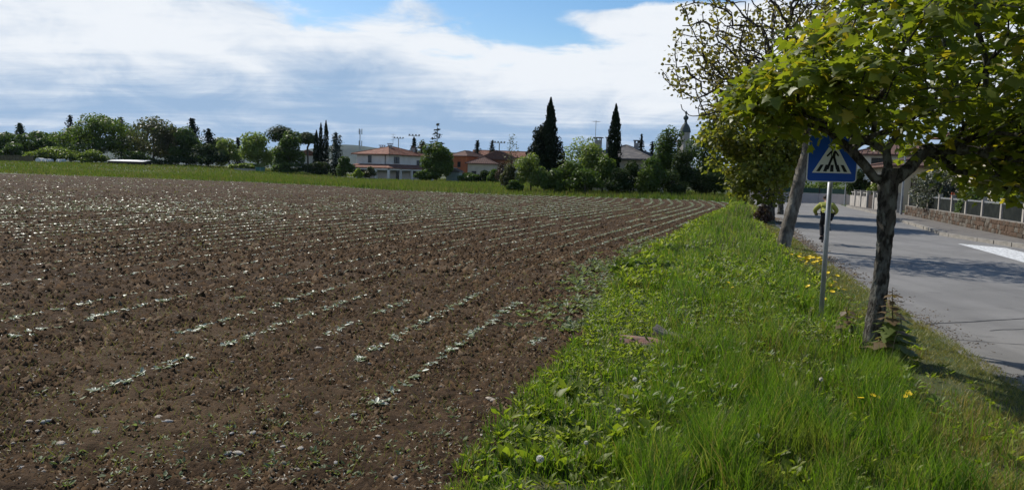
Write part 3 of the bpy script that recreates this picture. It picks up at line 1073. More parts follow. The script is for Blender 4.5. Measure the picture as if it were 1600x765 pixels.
# ================================================================ buildings
TILE = mat('roof_tiles_red', (.225, .085, .050), .9, (.12, .055, .038), 3, .04, 9, col3=(.27, .14, .09), scale3=1.5)
TILEG = mat('roof_tiles_grey', (.115, .105, .10), .9, (.075, .07, .07), 3, .03, 9, col3=(.16, .145, .13), scale3=1.5)
TILED = mat('roof_tiles_brown', (.16, .085, .06), .9, (.10, .06, .05), 3, .03, 9)
WHITE = mat('plaster_white', (.66, .64, .60), .9, (.58, .56, .52), .7, .004, 20)
CREAM = mat('plaster_cream', (.52, .47, .37), .9, (.44, .39, .31), .7, .004, 20)
ORANGE = mat('plaster_orange', (.46, .155, .065), .9, (.37, .12, .055), .7, .004, 20)
BRICK = mat('gable_brick', (.30, .125, .07), .9, (.22, .09, .05), 6, .01, 20)
GLASS = mat('window_glass', (.025, .028, .032), .12, spec=.6)
WOOD = mat('dark_wood', (.055, .038, .028), .7, (.035, .025, .02), 6)
CONC = mat('concrete', (.36, .34, .31), .9, (.27, .255, .235), 2.5, .004, 40)
PALEC = mat('pale_concrete', (.38, .35, .31), .9, (.29, .265, .235), 2.0, .004, 40)
STEEL = mat('galvanised_steel', (.36, .37, .38), .5, (.28, .29, .30), 5, metal=.6)


def wall_box(root, x0, x1, y0, y1, z0, z1, m):
    return MB().box(x0, x1, y0, y1, z0, z1).build('wall', m, root)


def hip_roof(root, x0, x1, y0, y1, z, h, m, ov=.6, name='roof', gable=None):
    """hipped roof (or gabled along 'x' / 'y') with eaves, an underside and rows of tile ridges"""
    x0, x1, y0, y1 = x0 - ov, x1 + ov, y0 - ov, y1 + ov
    w, d = x1 - x0, y1 - y0
    if gable == 'x':
        a, b = (x0, (y0 + y1) / 2), (x1, (y0 + y1) / 2)
    elif gable == 'y':
        a, b = ((x0 + x1) / 2, y0), ((x0 + x1) / 2, y1)
    elif w >= d:
        a, b = (x0 + d / 2, (y0 + y1) / 2), (x1 - d / 2, (y0 + y1) / 2)
    else:
        a, b = ((x0 + x1) / 2, y0 + w / 2), ((x0 + x1) / 2, y1 - w / 2)
    V = [(x0, y0, z), (x1, y0, z), (x1, y1, z), (x0, y1, z), (*a, z + h), (*b, z + h),
         (x0, y0, z - .16), (x1, y0, z - .16), (x1, y1, z - .16), (x0, y1, z - .16)]
    if (w >= d and gable != 'y') or gable == 'x':
        F = [(0, 1, 5, 4), (1, 2, 5), (2, 3, 4, 5), (3, 0, 4)]
    else:
        F = [(0, 1, 4), (1, 2, 5, 4), (2, 3, 5), (3, 0, 4, 5)]
    F += [(6, 9, 8, 7), (0, 6, 7, 1), (1, 7, 8, 2), (2, 8, 9, 3), (3, 9, 6, 0)]
    r = MB().add(V, F).build(name, m, root)
    rb = MB()
    hips = [(0, 4), (3, 4), (1, 5), (2, 5)] if ((w >= d and gable != 'y') or gable == 'x') else [(0, 4), (1, 4), (2, 5), (3, 5)]
    for i, j in hips + [(4, 5)]:
        p, q = Vector(V[i]), Vector(V[j])
        if (p - q).length > .3:
            rb.tube([p + Vector((0, 0, .03)), q + Vector((0, 0, .03))], .09, 5)
    rb.build('ridge_cap', m, r)
    # tile courses as slim ribs running down the two long slopes
    cr = MB()
    if (w >= d and gable != 'y') or gable == 'x':
        for k in range(int(w / .5)):
            X = x0 + .25 + k * .5
            t = 1.0 if gable else min(1, min(X - x0, x1 - X) / (d / 2))
            for Y0, s in ((y0, 1), (y1, -1)):
                cr.tube([(X, Y0, z + .02), (X, Y0 + s * d / 2 * t, z + h * t + .02)], .05, 3, False)
    else:
        for k in range(int(d / .5)):
            Y = y0 + .25 + k * .5
            t = 1.0 if gable else min(1, min(Y - y0, y1 - Y) / (w / 2))
            for X0, s in ((x0, 1), (x1, -1)):
                cr.tube([(X0, Y, z + .02), (X0 + s * w / 2 * t, Y, z + h * t + .02)], .05, 3, False)
    cr.build('tile_courses', m, r)
    return r


def window(root, face, u, z, w, h, x0, x1, y0, y1, fm=None, shut=False):
    """window on a face ('f' front y0, 'r' side x1, 'l' side x0): frame with pane and sill"""
    fm = fm or WOOD
    t = .07
    fr = MB()
    for a0, a1, b0, b1 in ((-w / 2 - t, w / 2 + t, h, h + t), (-w / 2 - t, w / 2 + t, -t, 0), (-w / 2 - t, -w / 2, 0, h), (w / 2, w / 2 + t, 0, h), (-.03, .03, 0, h)):
        fr.box(a0, a1, -.06, .02, b0, b1)
    rot = {'f': 0, 'r': math.pi / 2, 'l': -math.pi / 2}[face]
    loc = {'f': (u, y0, z), 'r': (x1, u, z), 'l': (x0, u, z)}[face]
    o = fr.build('window', fm, root, loc=loc, rot=rot)
    MB().box(-w / 2, w / 2, -.02, .015, 0, h).build('shutter' if shut else 'pane', WOOD if shut else GLASS, o)
    MB().box(-w / 2 - .12, w / 2 + .12, -.12, .01, -.12, -.075).build('sill', CONC, o)
    return o


def chimney(root, x, y, z0, z1, w, m, cap=TILE):
    c = MB().box(x - w / 2, x + w / 2, y - w / 2, y + w / 2, z0, z1).build('chimney', m, root)
    q = MB()
    for sx in (-1, 1):
        for sy in (-1, 1):
            q.box(x + sx * w * .42 - .05, x + sx * w * .42 + .05, y + sy * w * .42 - .05, y + sy * w * .42 + .05, z1, z1 + .25)
    q.box(x - w * .7, x + w * .7, y - w * .7, y + w * .7, z1 + .25, z1 + .36).build('chimney_cap', cap, c)


def aerial(label, x, y, z, h, bars=3, group=None):
    a = thing('television_aerial', label, 'aerial', (x, y, z), .5, group)
    MB().tube([(0, 0, 0), (0, 0, h)], .035, 5).build('mast', STEEL, a)
    for i in range(bars):
        b = MB()
        zz = h - .15 - i * h * .2
        b.box(-.5, .5, -.02, .02, zz - .02, zz + .02)
        for k in range(5):
            b.box(-.46 + k * .23, -.43 + k * .23, -.35, .35, zz - .012, zz + .012)
        b.build('antenna', STEEL, a)


def villa():
    a = R(35)
    x, y, _ = spot(607, 160)
    root = thing('villa', 'white two-storey villa with hipped red tile roof and columned portico', 'house', (x, y, .0), -a)
    W, D, H1 = 9.6, 11.4, 2.75
    ze = hgt(607, 241.5, 160)          # eaves
    zl = hgt(607, 262, 158)            # portico eaves
    wall_box(root, -W, 0, 0, D, 0, ze, WHITE)
    rf = hip_roof(root, -W, 0, 0, D, ze + .1, 1.75, TILE, .9)
    # skirt roof round the upper storey
    zt = zl + .75
    o = 3.0
    V = [(-W - 1.6, -o, zl), (o, -o, zl), (o, D + .5, zl), (-W - 1.6, D + .5, zl), (-W, -.02, zt), (.02, -.02, zt), (.02, D + .5, zt), (-W, D + .5, zt)]
    V += [(p[0], p[1], zl - .18) for p in V[:4]]
    F = [(0, 1, 5, 4), (1, 2, 6, 5), (3, 0, 4, 7), (0, 8, 9, 1), (1, 9, 10, 2), (3, 11, 8, 0), (8, 11, 10, 9)]
    MB().add(V, F).build('portico_roof', TILE, root)
    for px_, py_ in ((-W - 1.3, -2.7), (-6.6, -2.7), (-3.2, -2.7), (-.9, -2.7), (2.7, -2.7), (2.7, .8), (2.7, 4.2), (2.7, 7.6), (2.7, 11.0)):
        MB().box(px_ - .2, px_ + .2, py_ - .2, py_ + .2, 0, zl - .18).build('column', WHITE, root)
    MB().box(-W - 1.5, 2.9, -2.9, -2.5, zl - .5, zl - .19).box(2.5, 2.9, -2.49, D, zl - .5, zl - .19).build('beam', WHITE, root)
    for face, u, z, w, h in (('f', -5.6, zt + .35, .9, 1.35), ('r', 2.4, zt + .3, 1.5, 1.25), ('r', 9.3, zt + .1, 1.0, .9), ('f', -4.4, .9, 1.0, 1.4), ('f', -8, .9, 1.0, 1.4), ('r', 3, 0.1, 1.3, 2.1), ('r', 8, .8, 1.2, 1.3)):
        window(root, face, u, z, w, h, -W, 0, 0, D)
    chimney(root, -W * .85, D * .55, ze + .5, ze + 1.9, .8, CONC)
    chimney(root, -W * .45, D * .42, ze + 1.2, ze + 2.2, .7, CONC, TILED)
    chimney(root, -W * .2, D * .85, ze + .7, ze + 1.8, .6, CONC, TILED)
    MB().tube([(-.9, -.12, zt), (-.9, -.12, ze - .3), (-.6, -.5, ze)], .06, 6).build('downpipe', WOOD, root)
    ax, ay = x + math.cos(-a) * (-W * .45) - math.sin(-a) * (D * .5), y + math.sin(-a) * (-W * .45) + math.cos(-a) * (D * .5)
    aerial('tall television aerial on the villa roof ridge', ax, ay, ze + 1.75, hgt(607, 208, 165) - ze - 1.75, 3)


villa()


def plain_house(name, label, px, Y, rotz, w, d, eave_py, rise, wm, rm, wins=(), ov=.5, gable=None, z0=0.0, gable_m=None, chims=()):
    x, y, _ = spot(px, Y)
    root = thing(name, label, 'house', (x, y, z0), rotz)
    h = hgt(px, eave_py, Y) - z0
    wall_box(root, -w / 2, w / 2, 0, d, -.1, h, wm)
    hip_roof(root, -w / 2, w / 2, 0, d, h + .12, rise, rm, ov, gable=gable)
    if gable == 'y':
        MB().prism([(-w / 2, h - 1.1), (w / 2, h - 1.1), (w / 2, h), (0, h + rise * .94), (-w / 2, h)], -.04, .02).build('gable', gable_m or wm, root)
    if gable == 'x':
        MB().add([(w / 2 - .02, 0, h), (w / 2 - .02, d, h), (w / 2 - .02, d / 2, h + rise * .93), (-w / 2 + .02, 0, h), (-w / 2 + .02, d, h), (-w / 2 + .02, d / 2, h + rise * .93)], [(0, 1, 2), (3, 5, 4)]).build('gable', gable_m or wm, root)
    for face, u, z, ww, hh in wins:
        window(root, face, u, z, ww, hh, -w / 2, w / 2, 0, d)
    for cx, cy, c0, c1, cw in chims:
        chimney(root, cx, cy, h + c0, h + c1, cw, CONC, rm)
    return root


plain_house('orange_house', 'tall narrow orange house with brown tiled roof', 716, 186, R(-32), 5.0, 7.0, 244, 1.3, ORANGE, TILED,
            [('r', 1.6, 3.3, .8, 1.2), ('r', 3.6, 3.3, .8, 1.2), ('r', 5.6, 3.3, .8, 1.2), ('r', 1.6, .6, .8, 1.2), ('r', 3.6, .6, .8, 1.2), ('f', .2, 3.3, .8, 1.2)])
plain_house('cream_house', 'low cream house with patched red tile roof beside the orange house', 751, 176, R(-8), 6.2, 6.0, 256, 1.5, CREAM, TILED, [('f', -1.6, 1.0, 1.0, 1.3), ('f', .6, 1.0, .9, 1.3)], .6)
plain_house('gable_house', 'house with brick gable over cream walls and brown roof', 776, 182, R(-6), 7.6, 12.0, 249, 1.95, CREAM, TILED, [('f', -1.9, 1.1, 1.0, 1.3), ('f', 1.9, 1.1, 1.0, 1.3)], .8, 'y', gable_m=BRICK)
plain_house('red_roof_house', 'house showing only its red tiled roof behind the brick gable', 790, 205, R(8), 16.0, 8.0, 246, 1.7, CREAM, TILE, (), .6, 'x')
plain_house('white_house', 'white gabled house glimpsed between umbrella pine trunk and thin cypresses', 481, 196, R(12), 5.2, 7.0, 243, 1.3, WHITE, TILE, [('f', -1.0, 1.0, .9, 1.2), ('f', 1.2, 1.0, .9, 1.2)], .5, 'y', z0=.6)
plain_house('grey_roof_house', 'house with grey tiled hip roof behind the tall cypress', 962, 92, R(-24), 8.0, 8.5, 249, 1.75, CREAM, TILEG, [('f', 1.8, 2.3, .9, 1.1), ('r', 4, 2.3, .9, 1.1)], .7,
            chims=((-3.1, 2.2, .4, 2.4, .75), (-2.1, 3.6, .8, 2.5, .6), (1.2, 4.5, 1.2, 2.2, .5)))
plain_house('garden_shed', 'small grey-green gabled garden shed before the orange house', 707, 152, R(-10), 2.6, 3.0, 269, .7, mat('shed_paint', (.20, .25, .24), .8, (.15, .20, .19), 2), TILEG, (), .2, 'y')
plain_house('white_roadside_house', 'white house with red roof behind the maple fork', 1412, 74, R(-28), 9.0, 9.0, 243, 1.5, WHITE, TILED, [('f', -2.4, 3.2, 1.1, 1.3), ('f', 1.6, 3.2, 1.1, 1.3), ('r', 3, 3.2, 1.1, 1.3), ('f', -2.4, .8, 1.1, 1.4)], .7)
plain_house('tiled_roadside_house', 'house with low red tiled roof behind the grey-green round bush', 1482, 58, R(-16), 8.0, 9.0, 262, 1.0, CREAM, TILED, [('f', -2, 1.2, 1.1, 1.2), ('f', 2, 1.2, 1.1, 1.2)], .7)
plain_house('corner_house', 'tall house seen through the maple leaves with tile capped chimney', 1690, 44, R(-12), 9.0, 10.0, 205, 1.2, CREAM, TILED, [('f', -3, 3.4, 1.1, 1.3), ('l', 3, 3.4, 1.1, 1.3)], .7, chims=((-3.9, 1.2, .1, 1.3, 1.0),))


def bell_tower():
    x, y, _ = spot(1067, 250)
    root = thing('bell_tower', 'slim pale bell tower with dark dome, lantern and finial', 'bell tower', (x, y, 0), .4)
    z = lambda py: hgt(1067, py, 250)
    MB().box(-1.75, 1.75, -1.75, 1.75, 0, z(222)).build('shaft', PALEC, root)
    MB().box(-2.05, 2.05, -2.05, 2.05, z(222), z(219)).build('cornice', PALEC, root)
    MB().lathe([(1.55, z(219)), (1.55, z(207))], 8).build('drum', PALEC, root)
    copper = mat('weathered_copper', (.055, .075, .075), .7, (.035, .05, .05), 2)
    MB().lathe([(1.8, z(207)), (1.8, z(206)), (1.6, z(201)), (1.15, z(196)), (.6, z(193)), (.45, z(191))], 12).build('dome', copper, root, True)
    MB().lathe([(.45, z(191)), (.4, z(188)), (.75, z(186)), (.85, z(184)), (.7, z(182)), (.28, z(180)), (.22, z(178)), (.45, z(176.5)), (.3, z(175)), (.05, z(173))], 10).build('finial', copper, root, True)


bell_tower()


def mast(name, label, px, Y, top, kind):
    x, y, _ = spot(px, Y)
    h = hgt(px, top, Y)
    root = thing(name, label, 'mast', (x, y, 0), .2)
    MB().tube([(0, 0, 0), (0, 0, h)], [.28, .16], 7).build('pole', STEEL, root)
    b = MB()
    if kind == 'cell':
        for k in range(3):
            t = k * 2.094
            for z in (h - .9, h - 6):
                b.box(.75 * math.cos(t) - .18, .75 * math.cos(t) + .18, .75 * math.sin(t) - .12, .75 * math.sin(t) + .12, z - 1.3, z + 1.1)
        b.tube([(-.9, 0, h - .9), (.9, 0, h - .9)], .07, 5).tube([(0, -.9, h - 6), (0, .9, h - 6)], .07, 5)
        b.build('antenna_panel', STEEL, root)
    else:
        b.box(-1.9, 1.9, -.08, .08, h - .15, h)
        b.build('crossbar', STEEL, root)
        for k in range(4):
            MB().box(-1.85 + k * 1.1, -1.3 + k * 1.1, -.3, .1, h, h + .5).build('floodlight', STEEL, root)


mast('cell_tower', 'slim mobile phone mast with antenna panels above the villa roof', 562, 330, 202, 'cell')
mast('floodlight_mast', 'floodlight mast above the dark conifer behind the villa', 646, 260, 212, 'flood')
mast('floodlight_mast', 'floodlight mast between the villa aerial and the dark conifer', 622, 300, 216, 'flood')
mast('floodlight_mast', 'floodlight mast behind the brick gable beside the dark conifer', 779, 260, 223, 'flood')
xa, ya, _ = spot(928, 94)
aerial('tall aerial pole over the grey roofed house chimney', xa, ya, 4.0, hgt(928, 188, 94) - 4.0, 1)


# ---------------------------------------------------------------- low things along the far meadow
def reed_fence():
    x0, y0, _ = spot(-40, 182)
    x1, y1, _ = spot(52, 180)
    root = thing('reed_fence', 'brown reed screen fence at the far end of the meadow', 'fence', (x0, y0, 1.45))
    n = 40
    m = mat('dry_reed', (.17, .14, .075), .95, (.10, .085, .045), 2)
    for k in range(n):
        t = k / n
        MB().box(0, (x1 - x0) / n * .86, -.04 - .03 * (k % 2), .04, 0, 1.3 + .25 * random.random()).build('reed_panel', m, root, loc=((x1 - x0) * t, (y1 - y0) * t, 0))


reed_fence()


def long_roof():
    x0, y0, _ = spot(167, 181)
    x1, y1, _ = spot(223, 179)
    z = 1.42
    L = math.hypot(x1 - x0, y1 - y0)
    root = thing('low_shed', 'long low shed with bright corrugated white roof under the trees', 'shed', (x0, y0, z), math.atan2(y1 - y0, x1 - x0))
    MB().box(0, L, .3, 3.0, -.2, .75).build('wall', WOOD, root)
    wm = mat('white_sheet', (.74, .74, .73), .5, (.66, .66, .65), 2)
    for k in range(6):
        MB().add([(L / 6 * k, 0, .84), (L / 6 * (k + 1) - .06, 0, .84), (L / 6 * (k + 1) - .06, 3.2, 1.22), (L / 6 * k, 3.2, 1.22), (L / 6 * k, 0, .80), (L / 6 * (k + 1) - .06, 0, .80), (L / 6 * (k + 1) - .06, 3.2, 1.18), (L / 6 * k, 3.2, 1.18)],
                 [(0, 1, 2, 3), (4, 7, 6, 5), (0, 4, 5, 1), (1, 5, 6, 2), (2, 6, 7, 3), (3, 7, 4, 0)]).build('roof_sheet', wm, root)


long_roof()


def covered(px, Y, w, h, label, name, cat, m, z0=1.4):
    """low rounded cover over a hoop frame (cloche, tank, wrapped bale)"""
    x, y, _ = spot(px, Y)
    root = thing(name, label, cat, (x, y, z0 - .1))
    prof = [(-w / 2, 0), (-w / 2, h * .62)] + [(-w / 2 * math.cos(t), h * .62 + h * .38 * math.sin(t)) for t in np.linspace(.25, 2.9, 7)] + [(w / 2, h * .62), (w / 2, 0)]
    MB().prism(prof, 0, 2.0).build('cover', m, root)
    for yy in (-.03, 2.0):
        MB().prism([(-w / 2 - .04, 0), (-w / 2 - .04, h * .62), (-w / 2 + .06, h * .62), (-w / 2 + .06, 0)], yy, yy + .03).prism([(w / 2 - .06, 0), (w / 2 - .06, h * .62), (w / 2 + .04, h * .62), (w / 2 + .04, 0)], yy, yy + .03).build('hoop_end', STEEL, root)
    return root


WS = mat('white_sheet', (.74, .74, .73))
for i, (px, w) in enumerate(((59, 1.1), (68, .45), (74, .6), (89, .45), (94, .4))):
    c = covered(px, 178, w, 1.0 if i == 0 else .85, 'wide white sheeted cover beside the reed fence' if i == 0 else 'small white sheeted cover under the long pale shrub', 'sheeted_cover', 'cover', WS, 1.5)
    if i:
        c['group'] = 'small white covers'


def panel_fence(name, label, pxs, Y, h, m, z0):
    x0, y0, _ = spot(pxs[0], Y)
    x1, y1, _ = spot(pxs[1], Y)
    n = max(2, int((x1 - x0) / 1.0))
    root = thing(name, label, 'fence', (x0, y0, z0))
    for k in range(n):
        MB().box((x1 - x0) / n * k + .04, (x1 - x0) / n * (k + 1) - .04, -.03, .03, 0, h).build('panel', m, root)
        MB().box((x1 - x0) / n * k - .04, (x1 - x0) / n * k + .04, -.05, .05, 0, h + .1).build('post', CONC, root)


panel_fence('white_fence', 'low pale panel fence below the yellowish shrub and willow', (366, 398), 170, .75, CONC, .62)
panel_fence('green_fence', 'blue-green panel fence beneath the pale willow', (399, 414), 169, 1.2, mat('green_panel', (.05, .16, .13), .6, (.04, .12, .10), 2), .6)

# ================================================================ across the road
def roadside_wall():
    d = WALLA - WALLB
    L = float(np.hypot(*d))
    ang = math.atan2(d[1], d[0])
    root = thing('garden_wall', 'low rubble stone wall with concrete posts and dark fence panels', 'wall', (*WALLB, .12), ang)
    hs = .54
    MB().box(0, L, -.06, .22, -.15, hs - .02).build('mortar_core', mat('mortar', (.10, .085, .07), .95, (.07, .06, .05), 5), root)
    sm = [mat('wall_stone_%s' % n, c, .92, c2, 6, .01, 30) for n, c, c2 in (('brown', (.095, .070, .048), (.06, .045, .032)), ('grey', (.155, .135, .108), (.10, .086, .068)), ('rust', (.115, .072, .044), (.07, .045, .03)))]
    var = []
    for k in range(9):
        V = np.array([(x, y, z) for z in (0, 1) for x, y in ((0, 0), (1, 0), (1, 1), (0, 1))], dtype=float) - .5
        V += rng.normal(size=V.shape) * .07
        mid = np.array([[0, -.62, 0]]) + rng.normal(size=(1, 3)) * .1
        V = np.vstack([V, mid])
        F = [(0, 1, 8), (1, 5, 8), (5, 4, 8), (4, 0, 8), (1, 2, 6, 5), (3, 0, 4, 7), (4, 5, 6, 7), (0, 3, 2, 1)]
        var.append(MB().add(V, F).mesh('stone', sm[k % 3]))
    z = 0.0
    for hrow in (.17, .19, .17):
        u = random.uniform(0, .2)
        while u < L - .1:
            w = random.uniform(.20, .42)
            s = ob('stone', random.choice(var), root, (u + w / 2, -.075 + random.uniform(-.012, .012), z + hrow / 2 + .005))
            s.scale = (w * .95, .09, hrow * .93 * random.uniform(.92, 1.04))
            u += w
        z += hrow + .004
    MB().box(-.02, L, -.12, .27, hs, hs + .035).build('coping', mat('wall_coping', (.24, .22, .19), .9, (.18, .16, .14), 4), root)
    pm = mat('fence_panel_dark', (.016, .019, .018), .95, (.026, .03, .027), 3, spec=.05)
    post = MB().box(-.085, .085, -.085, .085, hs + .02, 1.36).box(-.10, .10, -.10, .10, 1.36, 1.40).mesh('post', PALEC)
    n = 9
    for k in range(n + 1):
        u = .35 + (L - .7) * k / n
        ob('post', post, root, (u, .08, 0))
        if k == n:
            break
        u2 = .35 + (L - .7) * (k + 1) / n
        MB().box(u + .1, u2 - .1, .05, .09, 1.17, 1.24).build('rail', STEEL, root)
        if k == n - 1:
            for q in range(14):
                uu = u + .16 + q * (u2 - u - .3) / 13
                MB().box(uu - .012, uu + .012, .055, .08, hs + .06, 1.16).build('bar', WOOD, root)
            MB().box(u + .1, u2 - .1, .05, .085, hs + .1, hs + .14).build('rail', WOOD, root)
        else:
            MB().box(u + .1, u2 - .1, .06, .085, hs + .05, 1.15).build('panel', pm, root)


roadside_wall()


def second_wall():
    A, B = np.array((25.5, 50.0)), np.array((29.0, 65.0))
    d = B - A
    L = float(np.hypot(*d))
    root = thing('concrete_wall', 'pale concrete panel wall with taller pillars beyond the stone wall', 'wall', (*A, .1), math.atan2(d[1], d[0]))
    n = 7
    for k in range(n):
        u0, u1 = L * k / n, L * (k + 1) / n
        MB().box(u0 - .13, u0 + .13, -.15, .15, 0, 1.28).box(u0 - .17, u0 + .17, -.19, .19, 1.28, 1.34).build('pillar', CONC, root)
        if k == 3:
            g = MB().box(u0 + .16, u1 - .16, -.03, .03, .06, 1.05).build('gate', WOOD, root)
            continue
        MB().box(u0 + .135, u1 - .135, -.08, .08, -.05, .88).build('panel', PALEC, root)
        um = (u0 + u1) / 2
        MB().box(u0 + .135, u1 - .135, -.03, .03, 1.14, 1.2).build('rail', CONC, root)
        for q in (.33, .67):
            uu = u0 + (u1 - u0) * q
            MB().box(uu - .04, uu + .04, -.04, .04, .885, 1.135).build('baluster', CONC, root)


second_wall()


def end_wall():
    A, B = np.array((24.6, 80.5)), np.array((33.4, 69.5))
    d = B - A
    L = float(np.hypot(*d))
    root = thing('end_wall', 'pale plastered wall topped by green mesh fence at the street bend', 'wall', (*A, 0), math.atan2(d[1], d[0]))
    n = 5
    for k in range(n):
        MB().box(L * k / n, L * (k + 1) / n - .02, -.1, .1, -.1, .93).build('wall_panel', mat('wall_plaster_pink', (.46, .40, .37), .9, (.40, .35, .325), 1), root)
        MB().box(L * k / n + .05, L * (k + 1) / n - .05, -.02, .02, .95, 1.42).build('mesh_panel', mat('green_mesh', (.022, .055, .040), .7, (.03, .07, .05), 3), root)
        MB().box(L * k / n - .03, L * k / n + .03, -.04, .04, .935, 1.5).build('post', WOOD, root)


end_wall()
xw, yw, _ = spot(1178, 88)
ww = thing('white_wall', 'short bright white wall between tree trunks at the far junction', 'wall', (xw, yw, 0), 0)
MB().box(-.75, .75, -.1, .1, -.05, .62).build('wall_panel', WS, ww)
MB().box(-.85, .85, -.14, .14, .622, .68).build('coping', CONC, ww)
MB().box(-.86, -.752, -.12, .12, -.05, .85).build('pillar', CONC, ww)


def lamp_post(label, px, Y, top_z, arm):
    x, y, _ = spot(px, Y)
    root = thing('street_lamp', label, 'street lamp', (x, y, .05), 0)
    MB().tube([(0, 0, 0), (0, 0, .9), (0, 0, top_z)], [.085, .075, .045], 10).build('pole', STEEL, root)
    MB().tube([(0, 0, top_z - .05), (arm * .5, -.05, top_z + .18), (arm, -.1, top_z + .2)], [.035, .03, .03], 8).build('arm', STEEL, root)
    MB().lathe([(.04, top_z + .24), (.13, top_z + .2), (.15, top_z + .13), (.10, top_z + .1)], 10, (arm, -.1)).build('lamp_head', STEEL, root)


lamp_post('grey street lamp pole standing at the end of the stone garden wall', 1411, 47.0, 5.6, -.8)
lamp_post('grey street lamp pole at the street bend beside the pale plastered wall', 1322, 67.0, 5.4, -.8)
lamp_post('grey street lamp pole just behind the leaning tree trunk', 1247, 58.0, 6.0, .8)

GS = 'garden shrubs behind the roadside walls'
ST('shrub', 'round grey-green olive-like bush above the dark fence panels', 'shrub', 1464, 42, 262, 42, None, LF['grey'], 3600, .13, 12, .12, group=GS)
ST('shrub', 'dark glossy shrub with pale flecks over the fence beside the grey-green bush', 'shrub', 1530, 36, 288, 34, None, LF['deep'], 2200, .13, 9, .1, group=GS)
ST('shrub', 'small orange-red shrub between two fence posts', 'shrub', 1490, 40, 300, 7, None, leafmat('leaf_red', (.30, .05, .03), (.42, .10, .04), trans=.2), 260, .10, 5, .3, group=GS)
ST('shrub', 'yellow-green shrub behind the last fence bay with open bars', 'shrub', 1570, 33, 296, 24, None, LF['light'], 1500, .12, 8, .1, group=GS)
ST('evergreen_tree', 'dark evergreen behind the pale concrete panel wall', 'tree', 1342, 66, 262, 19, None, LF['dark'], 1800, .2, 9, .05, group=GS)
ST('shrub', 'yellow-green shrub beside the dark evergreen over the panel wall', 'shrub', 1366, 64, 276, 12, None, LF['light'], 800, .18, 7, .05, group=GS)
ST('shrub', 'green shrub behind the green mesh fence at the bend', 'shrub', 1300, 84, 280, 36, None, LF['mid'], 1800, .22, 9, .05, group=GS)
ST('shrub', 'dark shrub behind the plastered wall beside the leaning trunk', 'shrub', 1240, 88, 276, 30, None, LF['deep'], 1500, .22, 8, .05, group=GS)
ST('broadleaf_tree', 'garden tree behind the white roadside house', 'tree', 1345, 92, 235, 40, None, LF['mid'], 2200, .25, 10, .1, group=GS)

ST('broadleaf_tree', 'leafy garden tree behind the open-barred fence bay', 'tree', 1585, 38, 205, 52, None, LF['deep'], 4200, .15, 12, .2, group=GS)

# ================================================================ trees along the verge
MAPLEM = leafmat('leaf_maple', (.088, .125, .016), (.160, .190, .028), (.25, .22, .03), trans=.54, rough=.42, spec=.4, tint=(1.25, 1.2, .4))
BARKN = mat('maple_bark', (.105, .092, .075), .95, (.026, .021, .016), 20, .08, 30, stretch=(1, 1, .45), col3=(.20, .195, .165), scale3=15, lo=.42, hi=.58)


def bark_trunk(P, r, sides=24, seed=0):
    """knobbly trunk tube along points"""
    n = 100
    t = np.linspace(0, 1, n)
    tt = np.linspace(0, 1, len(P))
    C = np.stack([np.interp(t, tt, P[:, k]) for k in range(3)], -1)
    rr = np.interp(t, tt, r)
    a = np.linspace(0, 2 * np.pi, sides, endpoint=False)
    A, I = np.meshgrid(a, np.arange(n))
    k = 1 + .30 * (fbm(np.cos(A) * 2.2 + 10 + seed, I / n * 12 + np.sin(A) * 2.2, 4) - .5) + .16 * (vnoise(A * 5 + 3, I * .5) - .5) + .12 * (vnoise(A * 9 + 1, I * .9 + 7) - .5)
    V = np.stack([C[:, None, 0] + rr[:, None] * k * np.cos(A), C[:, None, 1] + rr[:, None] * k * np.sin(A), np.repeat(C[:, 2:3], sides, 1)], -1)
    i = np.arange(n - 1)[:, None] * sides
    q = np.arange(sides)[None]
    F = np.stack([i + q, i + (q + 1) % sides, i + sides + (q + 1) % sides, i + sides + q], -1).reshape(-1, 4)
    return V.reshape(-1, 3), F


